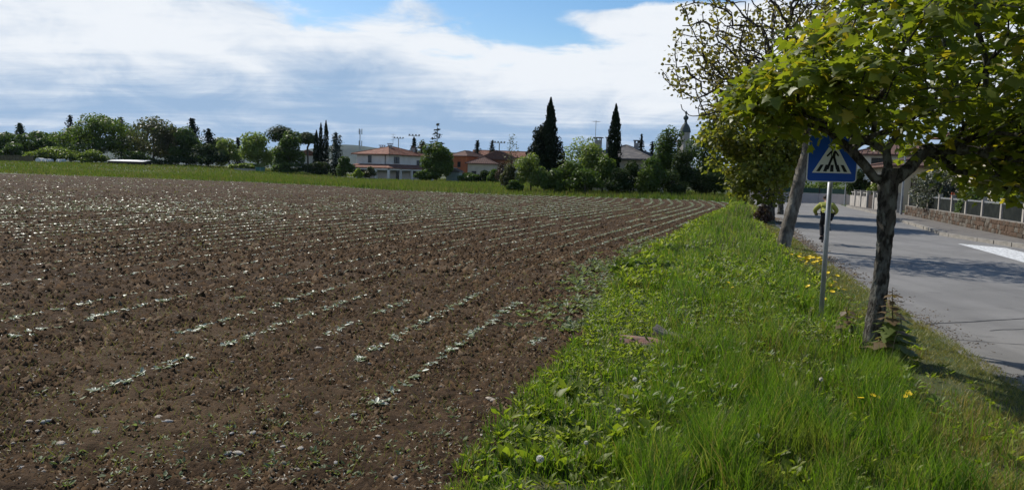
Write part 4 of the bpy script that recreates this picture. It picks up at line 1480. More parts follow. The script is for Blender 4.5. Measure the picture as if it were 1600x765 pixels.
def maple():
    Y0 = 8.0
    bx = spot(1379, Y0)[0]
    root = thing('maple_tree', 'young maple with thick dark forked trunk and large lobed leaves', 'tree', (bx, Y0, 0))
    fz = 1.92
    tp = np.array([(0, 0, -.1), (.01, 0, .12), (.05, .01, .7), (.07, 0, 1.3), (.06, 0, fz), (.07, .0, fz + .16)])
    V, F = bark_trunk(tp, np.array([.135, .098, .082, .078, .098, .075]))
    tr = mk('trunk', V, F, BARKN, root, smooth=True)
    # crown outline as height bands along x (own frame)
    xs = np.array([-1.46, -1.15, -.75, -.45, .15, 1.2, 2.2, 2.75])
    lo = np.array([2.66, 2.52, 2.42, 2.38, 2.34, 1.92, 1.58, 1.75])
    hi = np.array([2.75, 3.20, 3.55, 4.20, 5.40, 5.70, 4.90, 3.6])
    tg = []
    while len(tg) < 900:
        x = rng.uniform(-1.46, 2.75)
        yd = 2.15 * math.sqrt(max(.02, 1 - ((x - .64) / 2.15) ** 2))
        y = rng.uniform(-yd, yd)
        l, h = np.interp(x, xs, lo), np.interp(x, xs, hi)
        edge = abs(y) / yd
        l, h = l + .35 * edge ** 2, h - (h - l) * .45 * edge ** 2
        z = l + (h - l) * rng.random() ** .9
        # leaves gather in the outer shell of the crown
        q = max(edge, abs((x - .64) / 2.15), abs((z - (l + h) / 2) / ((h - l) / 2)))
        if rng.random() < (.25 + .75 * q) * (.6 + .4 * sstep(-.2, .9, x)) * (1 - .35 * sstep(4.2, 5.4, z)):
            tg.append((x, y, z))
    low, _ = ball(150, (1.55, -.35, 2.35), (.95, 1.4, .55), .6)
    tg = np.vstack([np.array(tg), low[low[:, 2] > 1.75]])
    limbs = np.array([(-.10, -.02, fz + .05), (-.22, -.04, fz + .18), (-.40, -.08, fz + .34), (.16, .02, fz + .06), (.30, .04, fz + .18), (.46, .08, fz + .36), (.06, .1, fz + .35), (.05, .22, fz + .7), (.0, -.25, fz + .6)])
    P, par = grow([(.06, 0, 1.6), (.06, 0, fz - .05), (.065, 0, fz + .02)], np.vstack([limbs, tg]), .17, alpha=.28, jit=.16)
    r, _ = radii(P, par, .0045, .098, 2.15)
    r = np.minimum(r, .066)
    Vb, Fb = limb_mesh(P, par, r, 10)
    mk('limbs', Vb, Fb, BARKN, root, smooth=True)
    # leaves in sprays round the twig ends
    cl = np.repeat(tg, 13, axis=0)
    off = np.clip(rng.normal(size=cl.shape), -1.8, 1.8) * np.array([.13, .13, .085])
    Pl = cl + off
    okz = Pl[:, 2] > np.interp(Pl[:, 0], xs, lo) - .10
    Pl, off = Pl[okz], off[okz]
    outw = off / np.maximum(np.linalg.norm(off, axis=1, keepdims=True), 1e-6)
    Tn = outw * np.array([1, 1, .2]) + rng.normal(size=off.shape) * .35 + np.array([0, 0, -.45])     # tips hang outwards and down
    Tn /= np.linalg.norm(Tn, axis=1, keepdims=True)
    up = np.array([0, 0, 1.0]) + rng.normal(size=off.shape) * .42
    B = np.cross(Tn, up)
    B /= np.maximum(np.linalg.norm(B, axis=1, keepdims=True), 1e-6)
    N = np.cross(B, Tn)
    V, F = cards(Pl, Tn, B, N, .075 + .080 * rng.random(len(Pl)), MAPLE)
    mk('crown', V, F, MAPLEM, root)
    return root


maple()


def leaning_tree():
    Y0 = 21.5
    bx = spot(1230, Y0)[0]
    root = thing('walnut_tree', 'leaning grey-barked tree with bare crooked twigs and sparse bronze leaves', 'tree', (bx, Y0, 0))
    tp = np.array([(-.05, 0, -.1), (0, 0, .15), (.18, .02, 1.0), (.35, .05, 1.9), (.52, .05, 2.7), (.55, .05, 3.3)])
    V, F = bark_trunk(tp, np.array([.26, .215, .185, .175, .165, .15]), 16, 5)
    mk('trunk', V, F, mat('pale_bark', (.15, .13, .105), .95, (.06, .05, .04), 9, .03, 20, stretch=(1, 1, .4), col3=(.26, .24, .20), scale3=5), root, smooth=True)
    tg = []
    while len(tg) < 880:
        d = rng.normal(size=3)
        d /= np.linalg.norm(d)
        q = rng.random() ** .42
        p = np.array([-.15, 0, 5.9]) + d * q * np.array([3.35, 2.8, 2.9])
        if p[2] < 3.3 + .35 * abs(p[0] + .3) * .2 or (p[0] > 1.5 and rng.random() < .35):
            continue
        tg.append(p)
    tg = np.array(tg)
    ex, _ = ball(300, (-1.75, 0, 4.75), (2.0, 1.6, 1.25), .5)       # low limbs reaching out over the verge
    tg = np.vstack([tg, ex])
    P, par = grow([tuple(p) for p in tp[2:]], tg, .20, alpha=.22, jit=.24, up=.03)
    r, nch = radii(P, par, .013, .17, 2.2)
    r = np.minimum(r, .15)
    Vb, Fb = limb_mesh(P, par, r, 8)
    mk('limbs', Vb, Fb, mat('dark_twig_bark', (.060, .050, .042), .95, (.04, .034, .03), 8), root, smooth=True)
    tips = tg[rng.random(len(tg)) < np.where(tg[:, 0] < -.6, .34, .5)]
    cl = np.repeat(tips, 13, axis=0)
    off = np.clip(rng.normal(size=cl.shape), -1.9, 1.9) * np.array([.13, .13, .10])
    Tn = off / np.maximum(np.linalg.norm(off, axis=1, keepdims=True), 1e-6) + rng.normal(size=off.shape) * .4 + np.array([0, 0, -.3])
    Tn /= np.linalg.norm(Tn, axis=1, keepdims=True)
    up = rng.normal(size=off.shape) * .7 + np.array([0, 0, 1])
    B = np.cross(Tn, up)
    B /= np.linalg.norm(B, axis=1, keepdims=True)
    V, F = cards(cl + off, Tn, B, np.cross(B, Tn), .065 + .065 * rng.random(len(cl)), PALMATE)
    mk('crown', V, F, leafmat('leaf_bronze', (.11, .105, .024), (.17, .135, .036), (.22, .18, .04), trans=.42, spec=.3), root)


leaning_tree()


def verge_tree(px, Y, top, half_px, low_z, label, lf, tr, n, size, lean=0.0):
    bx = spot(px, Y)[0]
    H = hgt(px, top, Y)
    rw = half_px * Y / F_PX
    root = thing('roadside_tree', label, 'tree', (bx, Y, 0), 0, 'trees along the verge')
    c = np.array([-.2 * rw, 0, (H + low_z) / 2])
    s = np.array([rw, rw * .95, (H - low_z) / 2])
    d = rng.normal(size=(240, 3))
    d /= np.linalg.norm(d, axis=1, keepdims=True)
    tg = c + d * (rng.random((240, 1)) ** .4) * s
    tg = tg[vnoise(tg[:, 0] / rw * 3 + 20, tg[:, 2] / rw * 3 + 20 + tg[:, 1]) > .22]
    tp = np.array([(0, 0, -.1), (.02, 0, .3), (-.02, 0, 1.2), (0, .03, max(1.6, low_z + .5))])
    V, F = bark_trunk(tp, np.array([tr * 1.25, tr, tr * .85, tr * .8]), 12, px)
    mk('trunk', V, F, BARKN, root, smooth=True)
    P, par = grow([tuple(p) for p in tp[1:]], tg, .3, .3)
    r, _ = radii(P, par, .012, tr * .85, 2.2)
    Vb, Fb = limb_mesh(P, par, r, 6)
    mk('limbs', Vb, Fb, BARKN, root, smooth=True)
    m = n // len(tg)
    cl = np.repeat(tg, m, axis=0)
    off = rng.normal(size=cl.shape) * np.array([.11, .11, .07]) * rw
    Tn = off / np.maximum(np.linalg.norm(off, axis=1, keepdims=True), 1e-6) + rng.normal(size=off.shape) * .4 + np.array([0, 0, -.5])
    Tn /= np.linalg.norm(Tn, axis=1, keepdims=True)
    B = np.cross(Tn, rng.normal(size=off.shape) * .5 + np.array([0, 0, 1]))
    B /= np.linalg.norm(B, axis=1, keepdims=True)
    V, F = cards(cl + off, Tn, B, np.cross(B, Tn), size * (.7 + .6 * rng.random(len(cl))), PALMATE)
    mk('crown', V, F, lf, root)


VLEAF = leafmat('leaf_roadside', (.10, .125, .020), (.165, .180, .034), (.23, .22, .055), trans=.54, spec=.35, tint=(1.2, 1.15, .5))
verge_tree(1207, 36, 130, 86, 1.0, 'roadside tree with dense yellow-green crown, next beyond the leaning tree', VLEAF, .19, 11500, .19)
verge_tree(1222, 45, 150, 60, 1.5, 'second roadside tree beyond the leaning tree', VLEAF, .17, 4800, .2)
verge_tree(1190, 78, 215, 44, 1.8, 'small far roadside tree by the junction with the side road', VLEAF, .17, 2600, .24)


# ---------------------------------------------------------------- shoots and seedlings round the trunks
def shoot(px, Y, top, label, lf, lf2, leafy=9, w=.30):
    x = spot(px, Y)[0]
    z0 = float(bank(np.array(x), np.array(Y)))
    H = hgt(px, top, Y) - z0
    root = thing('maple_shoot', label, 'plant', (x, Y, z0), 0, 'shoots sprouting beside tree trunks')
    MB().tube([(0, 0, -.03), (.02, 0, H * .5), (-.01, .01, H)], [.012, .009, .004], 6).build('stem', mat('shoot_stem', (.10, .075, .04), .8), root)
    n = 0
    for i in range(leafy):
        f = .22 + .76 * (i + .3) / leafy
        ln = w * (1.15 - f) * (.75 + .5 * random.random()) + .035
        a0 = random.random() * 6.28
        for k in range(4 if f < .6 else 3):
            a = a0 + k * 6.283 / (4 if f < .6 else 3) + random.uniform(-.3, .3)
            T = np.array([[math.cos(a), math.sin(a), random.uniform(-.65, -.1)]])
            T /= np.linalg.norm(T)
            B = np.cross(T, [[0, 0, 1.0]])
            B /= np.linalg.norm(B)
            V, F = cards(np.array([[math.cos(a) * .03, math.sin(a) * .03, H * f]]), T, B, np.cross(B, T), [ln], MAPLE if ln > .09 else PALMATE)
            mk('leaf', V, F, lf2 if f > .62 or n % 5 == 0 else lf, root)
            n += 1


SH1 = leafmat('leaf_shoot_green', (.085, .12, .025), (.13, .16, .04), trans=.4)
SH2 = leafmat('leaf_shoot_brown', (.10, .068, .040), (.17, .12, .065), trans=.35)
shoot(1409, 7.7, 452, 'tall bronze-tipped maple shoot against the forked maple trunk', SH1, SH2, 10, .21)
shoot(1425, 7.9, 490, 'short spreading shoot with broad leaves behind the tall bronze shoot', SH1, SH1, 5, .25)
shoot(1338, 8.6, 480, 'small dark shoot between the sign pole and the forked maple', SH1, SH2, 6, .17)
ST('shrub', 'small dark reddish bush at the foot of the roadside tree', 'shrub', 1196, 33, 318, 17, None, LF['purple'], 500, .12, 7, 0, group=None)


# ================================================================ road sign
def road_sign():
    Y0 = 9.7
    x = spot(1298, Y0)[0]
    root = thing('crossing_sign', 'blue square pedestrian crossing sign on a grey steel pole', 'road sign', (x, Y0, 0), R(-14))
    zb = hgt(1298, 284.5, Y0)
    S, r = .60, .045
    MB().tube([(0, .045, -.2), (0, .045, zb + S - .02)], .031, 14).lathe([(.033, zb + S - .02), (.02, zb + S)], 12, (0, .045)).build('pole', STEEL, root, True)
    MB().box(-.05, .05, .004, .08, zb + .12, zb + .15).box(-.05, .05, .004, .08, zb + .45, zb + .48).build('clamp', STEEL, root)

    def rounded(s, rr, cz):
        P = []
        for cx, cy, a0 in ((s / 2 - rr, s / 2 - rr, 0), (-s / 2 + rr, s / 2 - rr, 90), (-s / 2 + rr, -s / 2 + rr, 180), (s / 2 - rr, -s / 2 + rr, 270)):
            for k in range(5):
                t = R(a0 + k * 22.5)
                P.append((cx + rr * math.cos(t), cz + cy + rr * math.sin(t)))
        return P
    cz = zb + S / 2
    wp, bp, kp = mat('sign_white', (.80, .80, .80), .35), mat('sign_blue', (.010, .080, .46), .35, (.012, .09, .50), 3), mat('sign_black', (.012, .012, .013), .4)
    MB().prism(rounded(S, r, cz), 0, .003).build('plate', wp, root)
    MB().prism(rounded(S - .024, r - .01, cz), -.0025, -.0005).build('blue_face', bp, root)
    t0, t1 = cz - .185, cz + .235
    MB().prism([(-.235, t0), (.235, t0), (0, t1)], -.005, -.003).build('white_triangle', wp, root)
    for k in range(5):
        c0 = -.165 + k * .0825
        sl = -c0 * .28
        MB().prism([(c0 - .021, t0 + .018), (c0 + .021, t0 + .018), (c0 + .018 + sl, t0 + .105), (c0 - .018 + sl, t0 + .105)], -.0075, -.0055).build('stripe', kp, root)
    man = MB()
    q = lambda pts: man.prism(pts, -.010, -.008)
    q([(.004 + .026 * math.cos(a), t0 + .318 + .026 * math.sin(a)) for a in np.linspace(0, 6.283, 13)[:-1]])
    q([(-.022, t0 + .285), (.035, t0 + .285), (.030, t0 + .19), (-.018, t0 + .19)])
    q([(-.020, t0 + .2), (.008, t0 + .2), (-.040, t0 + .045), (-.072, t0 + .045)])
    q([(.004, t0 + .2), (.032, t0 + .2), (.082, t0 + .045), (.050, t0 + .045)])
    q([(-.022, t0 + .283), (-.005, t0 + .27), (-.060, t0 + .205), (-.075, t0 + .22)])
    q([(.020, t0 + .27), (.035, t0 + .284), (.078, t0 + .225), (.064, t0 + .21)])
    man.build('pedestrian_symbol', kp, root)


road_sign()


# ================================================================ cyclist
def cyclist():
    g0 = ground(1287.5, 380.5)
    ang = -math.atan(.27)
    bike = thing('bicycle', 'black bicycle ridden away along the grey road', 'bicycle', (*g0, 0), ang)
    blk = mat('bike_black', (.015, .015, .016), .4)
    rub = mat('rubber', (.018, .018, .018), .8)
    for yw in (-.50, .53):
        w = ob('wheel', MB().torus((0, 0, 0), .315, .012, 32, 6).mesh('rim', STEEL, True), bike, (0, yw, .335))
        MB().torus((0, 0, 0), .325, .022, 32, 8).build('tyre', rub, w, True)
        sp = MB()
        for k in range(16):
            t = k * math.pi / 8
            sp.tube([(0, 0, 0), (0, .31 * math.cos(t), .31 * math.sin(t))], .002, 3, False)
        sp.build('spokes', STEEL, w)
        MB().tube([(-.05, 0, 0), (.05, 0, 0)], .02, 8).build('hub', STEEL, w)
    f = MB()
    for a, b in (((0, -.08, .29), (0, -.22, .84)), ((0, -.08, .29), (0, .36, .78)), ((0, -.21, .80), (0, .35, .82)), ((0, .35, .88), (0, .40, .66)), ((.04, -.5, .335), (.02, -.08, .29)), ((-.04, -.5, .335), (-.02, -.08, .29)),
                 ((.04, -.5, .335), (.01, -.21, .78)), ((-.04, -.5, .335), (-.01, -.21, .78))):
        f.tube([a, b], .017, 8)
    f.build('frame', blk, bike, True)
    MB().tube([(.055, .53, .335), (.05, .42, .66), (-.05, .42, .66), (-.055, .53, .335)], .014, 8).build('fork', blk, bike, True)
    MB().tube([(-.27, .30, .90), (-.2, .36, .92), (0, .37, .92), (.2, .36, .92), (.27, .30, .90)], .013, 8).tube([(0, .35, .85), (0, .37, .92)], .015, 8).build('handlebar', blk, bike, True)
    MB().add([(-.075, -.36, .90), (.075, -.36, .90), (.03, -.12, .90), (-.03, -.12, .90), (-.08, -.36, .86), (.08, -.36, .86), (.03, -.10, .865), (-.03, -.10, .865)], [(0, 1, 2, 3), (4, 7, 6, 5), (0, 4, 5, 1), (1, 5, 6, 2), (2, 6, 7, 3), (3, 7, 4, 0)]).build('saddle', blk, bike, bevel=.015)
    MB().tube([(0, -.22, .82), (0, -.24, .87)], .014, 8).build('seat_post', STEEL, bike)
    ck = MB().tube([(-.06, -.08, .29), (.06, -.08, .29)], .025, 8).tube([(.07, -.08, .29), (.08, .0, .43)], .012, 6).tube([(-.07, -.08, .29), (-.08, -.16, .15)], .012, 6).build('crank', STEEL, bike)
    for sx, py_, pz in ((1, .0, .43), (-1, -.16, .15)):
        MB().box(sx * .08 - .005 if sx > 0 else -.18, .18 if sx > 0 else -.075, py_ - .04, py_ + .04, pz - .012, pz + .012).build('pedal', blk, bike)
    MB().box(-.03, .03, -.28, -.24, .74, .80).build('rear_light', mat('red_reflector', (.35, .02, .02), .3), bike)

    per = thing('person', 'cyclist in yellow-green jacket and black trousers riding away, leaning over handlebars', 'person', (*g0, 0), ang)

    def skinned(name, verts, edges, rad, m, parent):
        me = bpy.data.meshes.new(name)
        me.from_pydata(verts, edges, [])
        me.materials.append(m)
        o = ob(name, me, parent)
        md = o.modifiers.new('skin', 'SKIN')
        md.use_smooth_shade = True
        for i, v in enumerate(me.skin_vertices[0].data):
            rr = rad[i]
            v.radius = rr if hasattr(rr, '__len__') else (rr, rr)
            v.use_root = i == 0
        s = o.modifiers.new('sub', 'SUBSURF')
        s.levels = s.render_levels = 2
        return o
    skinm = mat('skin', (.42, .25, .18), .6)
    V = [(0, -.27, .93), (0, -.20, 1.05), (0, -.06, 1.20), (0, .03, 1.27), (0, .08, 1.33), (0, .12, 1.41), (0, .13, 1.47),
         (-.17, .0, 1.23), (-.33, .08, 1.05), (-.27, .27, .93), (-.26, .33, .915), (.17, .0, 1.23), (.33, .08, 1.05), (.27, .27, .93), (.26, .33, .915),
         (-.09, -.24, .90), (-.11, .02, .58), (-.11, -.17, .24), (-.12, -.10, .18), (.09, -.24, .90), (.11, .20, .82), (.11, .02, .52), (.12, .10, .46)]
    E = [(0, 1), (1, 2), (2, 3), (3, 4), (4, 5), (5, 6), (2, 7), (7, 8), (8, 9), (9, 10), (2, 11), (11, 12), (12, 13), (13, 14), (0, 15), (15, 16), (16, 17), (17, 18), (0, 19), (19, 20), (20, 21), (21, 22)]
    rad = [.12, .12, .13, .07, .05, .085, .07, .06, .045, .032, .03, .06, .045, .032, .03, .085, .055, .036, .035, .085, .055, .036, .035]
    skinned('body', V, E, rad, skinm, per)
    jm = mat('jacket_yellow', (.30, .31, .06), .8, (.24, .25, .05), 6, .01, 12)
    JV = [V[1], (0, -.13, 1.12), V[2], (0, .0, 1.25), V[3], V[7], V[8], V[9], V[11], V[12], V[13], (0, -.25, .98)]
    skinned('jacket', JV, [(0, 1), (1, 2), (2, 3), (3, 4), (2, 5), (5, 6), (6, 7), (2, 8), (8, 9), (9, 10), (0, 11)], [(.17, .14), (.17, .14), (.175, .14), .11, .08, .095, .075, .052, .095, .075, .052, (.16, .135)], jm, per)
    tm = mat('trousers_black', (.014, .014, .016), .8)
    skinned('trousers', [V[0], V[15], V[16], V[17], V[19], V[20], V[21]], [(0, 1), (1, 2), (2, 3), (0, 4), (4, 5), (5, 6)], [.15, .105, .072, .052, .105, .072, .052], tm, per)
    for s in (-1, 1):
        gl = MB().tube([(s * .25, .26, .935), (s * .25, .31, .925), (s * .25, .345, .91)], [.038, .042, .03], 8)
        for k in range(4):
            gl.tube([(s * (.225 + k * .02), .335, .92), (s * (.225 + k * .02), .365, .90), (s * (.225 + k * .02), .345, .875)], [.011, .011, .009], 6)
        gl.tube([(s * .222, .30, .92), (s * .205, .325, .895), (s * .21, .335, .875)], [.012, .011, .009], 6)
        gl.build('glove', tm, per, True)
        a = V[18] if s < 0 else V[22]
        MB().add([(a[0] - .045, a[1] - .12, a[2] - .03), (a[0] + .045, a[1] - .12, a[2] - .03), (a[0] + .04, a[1] + .14, a[2] - .03), (a[0] - .04, a[1] + .14, a[2] - .03),
                  (a[0] - .04, a[1] - .11, a[2] + .07), (a[0] + .04, a[1] - .11, a[2] + .07), (a[0] + .035, a[1] + .12, a[2] + .02), (a[0] - .035, a[1] + .12, a[2] + .02)],
                 [(0, 3, 2, 1), (4, 5, 6, 7), (0, 1, 5, 4), (1, 2, 6, 5), (2, 3, 7, 6), (3, 0, 4, 7)]).build('shoe', tm, per, bevel=.02)
    MB().lathe([(.088, 1.425), (.104, 1.45), (.105, 1.48), (.09, 1.515), (.055, 1.54), (.01, 1.55)], 16, (0, .125)).build('hair', mat('hair_dark', (.02, .016, .013), .7), per, True)
    for s in (-1, 1):
        MB().lathe([(.008, 1.395), (.018, 1.41), (.018, 1.44), (.008, 1.455)], 8, (s * .088, .12)).build('ear', skinm, per, True)
    MB().box(-.10, -.02, -.425, -.40, .99, 1.06).build('pocket_flap', WS, per, bevel=.008)


cyclist()

# ================================================================ ground cover
FRs = FIELD_R[np.argsort(FIELD_R[:, 1])]


def field_x(y):
    return np.interp(y, FRs[:, 1], FRs[:, 0])


def blades(name, x, y, z, h, w, m, label, bend=.35, kind='stuff', seg=True):
    n = len(x)
    a = rng.random(n) * 6.283
    f = rng.random(n) * 6.283
    px, py = np.cos(a), np.sin(a)
    bx, by = np.cos(f) * bend * h * (.4 + rng.random(n)), np.sin(f) * bend * h * (.4 + rng.random(n))
    b = np.stack([x, y, z - .02], -1)
    side = np.stack([px, py, np.zeros(n)], -1) * (w / 2)[:, None]
    mid = b + np.stack([bx * .35, by * .35, h * .58], -1)
    tip = b + np.stack([bx, by, h * (1 - .25 * bend * rng.random(n))], -1)
    if seg:
        V = np.stack([b - side, b + side, mid + side * .8, mid - side * .8, tip], 1).reshape(-1, 3)
        i = np.arange(n)[:, None] * 5
        F = [i + np.array([[0, 1, 2, 3]]), i + np.array([[3, 2, 4]])]
    else:
        V = np.stack([b - side, b + side, tip], 1).reshape(-1, 3)
        F = [np.arange(n * 3).reshape(-1, 3)]
    return tag(mk(name, V, F, m), label, None, None, kind)


GRASS = leafmat('grass_blade', (.068, .122, .011), (.130, .190, .023), (.23, .22, .08), trans=.47, rough=.5, spec=.3, tint=(1.0, 1.2, .4), patch=((.15, .165, .038), (.034, .082, .012)), pscale=1.6)
GRASSY = leafmat('grass_dry', (.19, .165, .045), (.28, .22, .085), (.13, .15, .035), trans=.3, rough=.6, spec=.2)
GRASSM = leafmat('grass_meadow', (.068, .100, .018), (.108, .135, .030), (.16, .13, .06), trans=.35, rough=.6, spec=.2, patch=((.13, .12, .055), (.055, .092, .016)), pscale=.09)
WEED = leafmat('weed_leaf', (.112, .152, .013), (.195, .230, .030), (.25, .26, .09), trans=.48, rough=.5, spec=.3)


def verge_points(y0, y1, dens, xl=-.15, xr=.0):
    ys = np.linspace(y0, y1, 50)
    wd = np.maximum(.05, road_x(ys) + xr - field_x(ys) - xl)
    n = int(wd.mean() * (y1 - y0) * dens)
    y = rng.choice(ys, n, p=wd / wd.sum()) + rng.random(n) * (y1 - y0) / 50
    t = rng.random(n)
    x = field_x(y) + xl + t * (road_x(y) + xr - field_x(y) - xl)
    return x, y


FINDS = [ground(1002, 524, .12), ground(1055, 528, .1)]


def build_grass():
    X, Y, H, W = [], [], [], []
    DX, DY, DH, DW = [], [], [], []
    edges = [-1.5, 3.2, 4.5, 6, 8, 10.5, 14, 19, 26, 36, 50, 66]
    for a, b in zip(edges[:-1], edges[1:]):
        d = max(3.0, (a + b) / 2)
        if b <= 3.2:
            dens = 350
        else:
            dens = 2900 * (5.0 / max(5.0, d)) ** 1.25
        x, y = verge_points(a, b, dens)
        dr = road_x(y) - x
        df = x - field_x(y)
        patch = fbm(x * .9 + 4, y * .9, 3)
        tall = sstep(.15, 1.5, dr)
        h = (.05 + (.13 + .22 * patch) * tall) * (.55 + .45 * sstep(-.1, 1.2, df)) * (.55 + .7 * rng.random(len(x)))
        h *= (1 + .25 * sstep(12, 20, y)) * (.42 + .80 * sstep(.25, .75, vnoise(x * 4.5 + 3, y * 3.2)))
        w = (.0045 + .0035 * rng.random(len(x))) * max(1.0, d / 6.5)
        dry = (rng.random(len(x)) < (.10 + .72 * sstep(1.3, .3, dr) * sstep(.35, .55, fbm(x * 1.3, y * 1.3 + 30, 3))) + .25 * sstep(.55, .75, fbm(x * .7 + 60, y * .45, 3)))
        dry |= (dr < .75 + .5 * patch + .5 * sstep(8, 5, y)) & (rng.random(len(x)) < .88)
        keep = np.ones(len(x), dtype=bool)
        # grass gives way to leafy weeds up the verge
        keep &= ~((y > 8.5) & (rng.random(len(x)) < .30) & (dr > .8))
        # thin out where broad weeds stand along the field
        keep &= ~((df < .8) & (y < 12) & (rng.random(len(x)) < .55))
        for c in FINDS:
            keep &= ~((((x - c[0]) / .30) ** 2 + ((y - c[1] + .12) / .38) ** 2 < 1) & (rng.random(len(x)) < .93))
        for (L1, v) in ((X, x), (Y, y), (H, h), (W, w)):
            L1.append(v[keep & ~dry])
        for (L1, v) in ((DX, x), (DY, y), (DH, h * (.5 + .45 * sstep(1.2, 2.2, dr))), (DW, w)):
            L1.append(v[keep & dry])
    x, y, h, w = map(np.concatenate, (X, Y, H, W))
    blades('grass', x, y, bank(x, y), h, w, GRASS, 'lush green grass of the verge between field and road', .36)
    x, y, h, w = map(np.concatenate, (DX, DY, DH, DW))
    blades('dry_grass', x, y, bank(x, y), h, w, GRASSY, 'yellowed grass mixed into the verge beside the road', .55)
    # short worn turf and moss along the asphalt
    ys = rng.uniform(-1, 30, 60000)
    ys = ys[rng.random(len(ys)) < np.clip(6 / np.maximum(ys, 4), .25, 1)]
    x = road_x(ys) + .10 - np.abs(rng.normal(size=len(ys))) * .45
    k = vnoise(x * 5 + 2, ys * 5) > .22
    x, ys = x[k], ys[k]
    blades('dry_grass', x, ys, bank(x, ys) + .015, .03 + .05 * rng.random(len(x)), .006 * np.maximum(1, ys / 7), leafmat('turf_short', (.15, .15, .035), (.24, .20, .07), (.10, .13, .03), trans=.3, patch=((.20, .15, .06), (.09, .13, .025)), pscale=1.2), 'short yellowish turf creeping over the asphalt edge', .8, seg=False)
    # tall seed stalks
    x, y = verge_points(6, 45, 13)
    k = (road_x(y) - x > .9) & (x - field_x(y) > .8) & ((fbm(x * .5 + 7, y * .35 + 2, 3) > .50) | (rng.random(len(x)) < .2))
    x, y = x[k], y[k]
    blades('dry_grass', x, y, bank(x, y), .38 + .28 * rng.random(len(x)), .0045 * np.maximum(1, y / 7), mat('straw', (.22, .17, .095), .8), 'tall thin seed stalks standing above the verge grass', .3)
    # meadow and grass margin beyond the field
    n = 120000
    px = rng.uniform(-250, 1250, n)
    d = np.exp(rng.uniform(np.log(60), np.log(205), n))
    x, y = (px - 800) / F_PX * d, d
    k = (~inside(FIELD, x, y)) & (x < road_x(y) - .3)
    # nothing grows through the houses
    k &= ~((np.abs(x + 27) < 11) & (y > 152) & (y < 176))
    x, y = x[k], y[k]
    wav = fbm(x * .06, y * .06, 3)
    blades('meadow_grass', x, y, terrain(x, y), (.22 + .5 * wav) * (.6 + .6 * rng.random(len(x))), .035 + .0009 * y, GRASSM, 'tall meadow grass between the field and the far trees', .35, seg=False)
    # weedy strips and tufts inside the field
    n = 26000
    px = rng.uniform(-150, 1150, n)
    d = np.exp(rng.uniform(np.log(4.5), np.log(100), n))
    x, y = (px - 800) / F_PX * d, d
    pch = fbm(x * .22 + 9, y * .22, 4) + .10 * sstep(-2, -12, x) * sstep(8, 14, y) * sstep(60, 30, y)
    k = inside(FIELD, x, y) & (pch > .60) & (rng.random(n) < .75)
    x, y = x[k], y[k]
    blades('weeds', x, y, soil_z(x, y), (.05 + .09 * rng.random(len(x))) * np.maximum(1, y / 40), .007 * np.maximum(1, y / 8), leafmat('weed_thin', (.10, .115, .03), (.16, .15, .05), trans=.35), 'thin yellow-green weeds scattered over the tilled field', .7, seg=False)


build_grass()


def rosettes(name, x, y, z, rad, k, m, label, shape, lift=.5):
    P = np.repeat(np.stack([x, y, z], -1), k, axis=0)
    rr = np.repeat(rad, k)
    a = rng.random(len(P)) * 6.283
    l = lift * (.3 + rng.random(len(P)))
    T = np.stack([np.cos(a), np.sin(a), l], -1)
    T /= np.linalg.norm(T, axis=1, keepdims=True)
    B = np.cross(T, np.array([0, 0, 1.0]) + rng.normal(size=P.shape) * .25)
    B /= np.linalg.norm(B, axis=1, keepdims=True)
    N = np.cross(B, T)
    P = P + np.stack([np.cos(a), np.sin(a), 0 * a], -1) * rr[:, None] * (.12 + .5 * rng.random((len(P), 1)))
    V, F = cards(P, T, B, N, rr * (.6 + .7 * rng.random(len(P))), shape)
    return tag(mk(name, V, F, m), label, None, None, 'stuff')


OVAL = ([(0, 0, 0), (.16, .28, .05), (.20, .60, .04), (0, 1, -.12), (-.20, .60, .04), (-.16, .28, .05)], [[(0, 1, 2, 3), (0, 3, 4, 5)]])


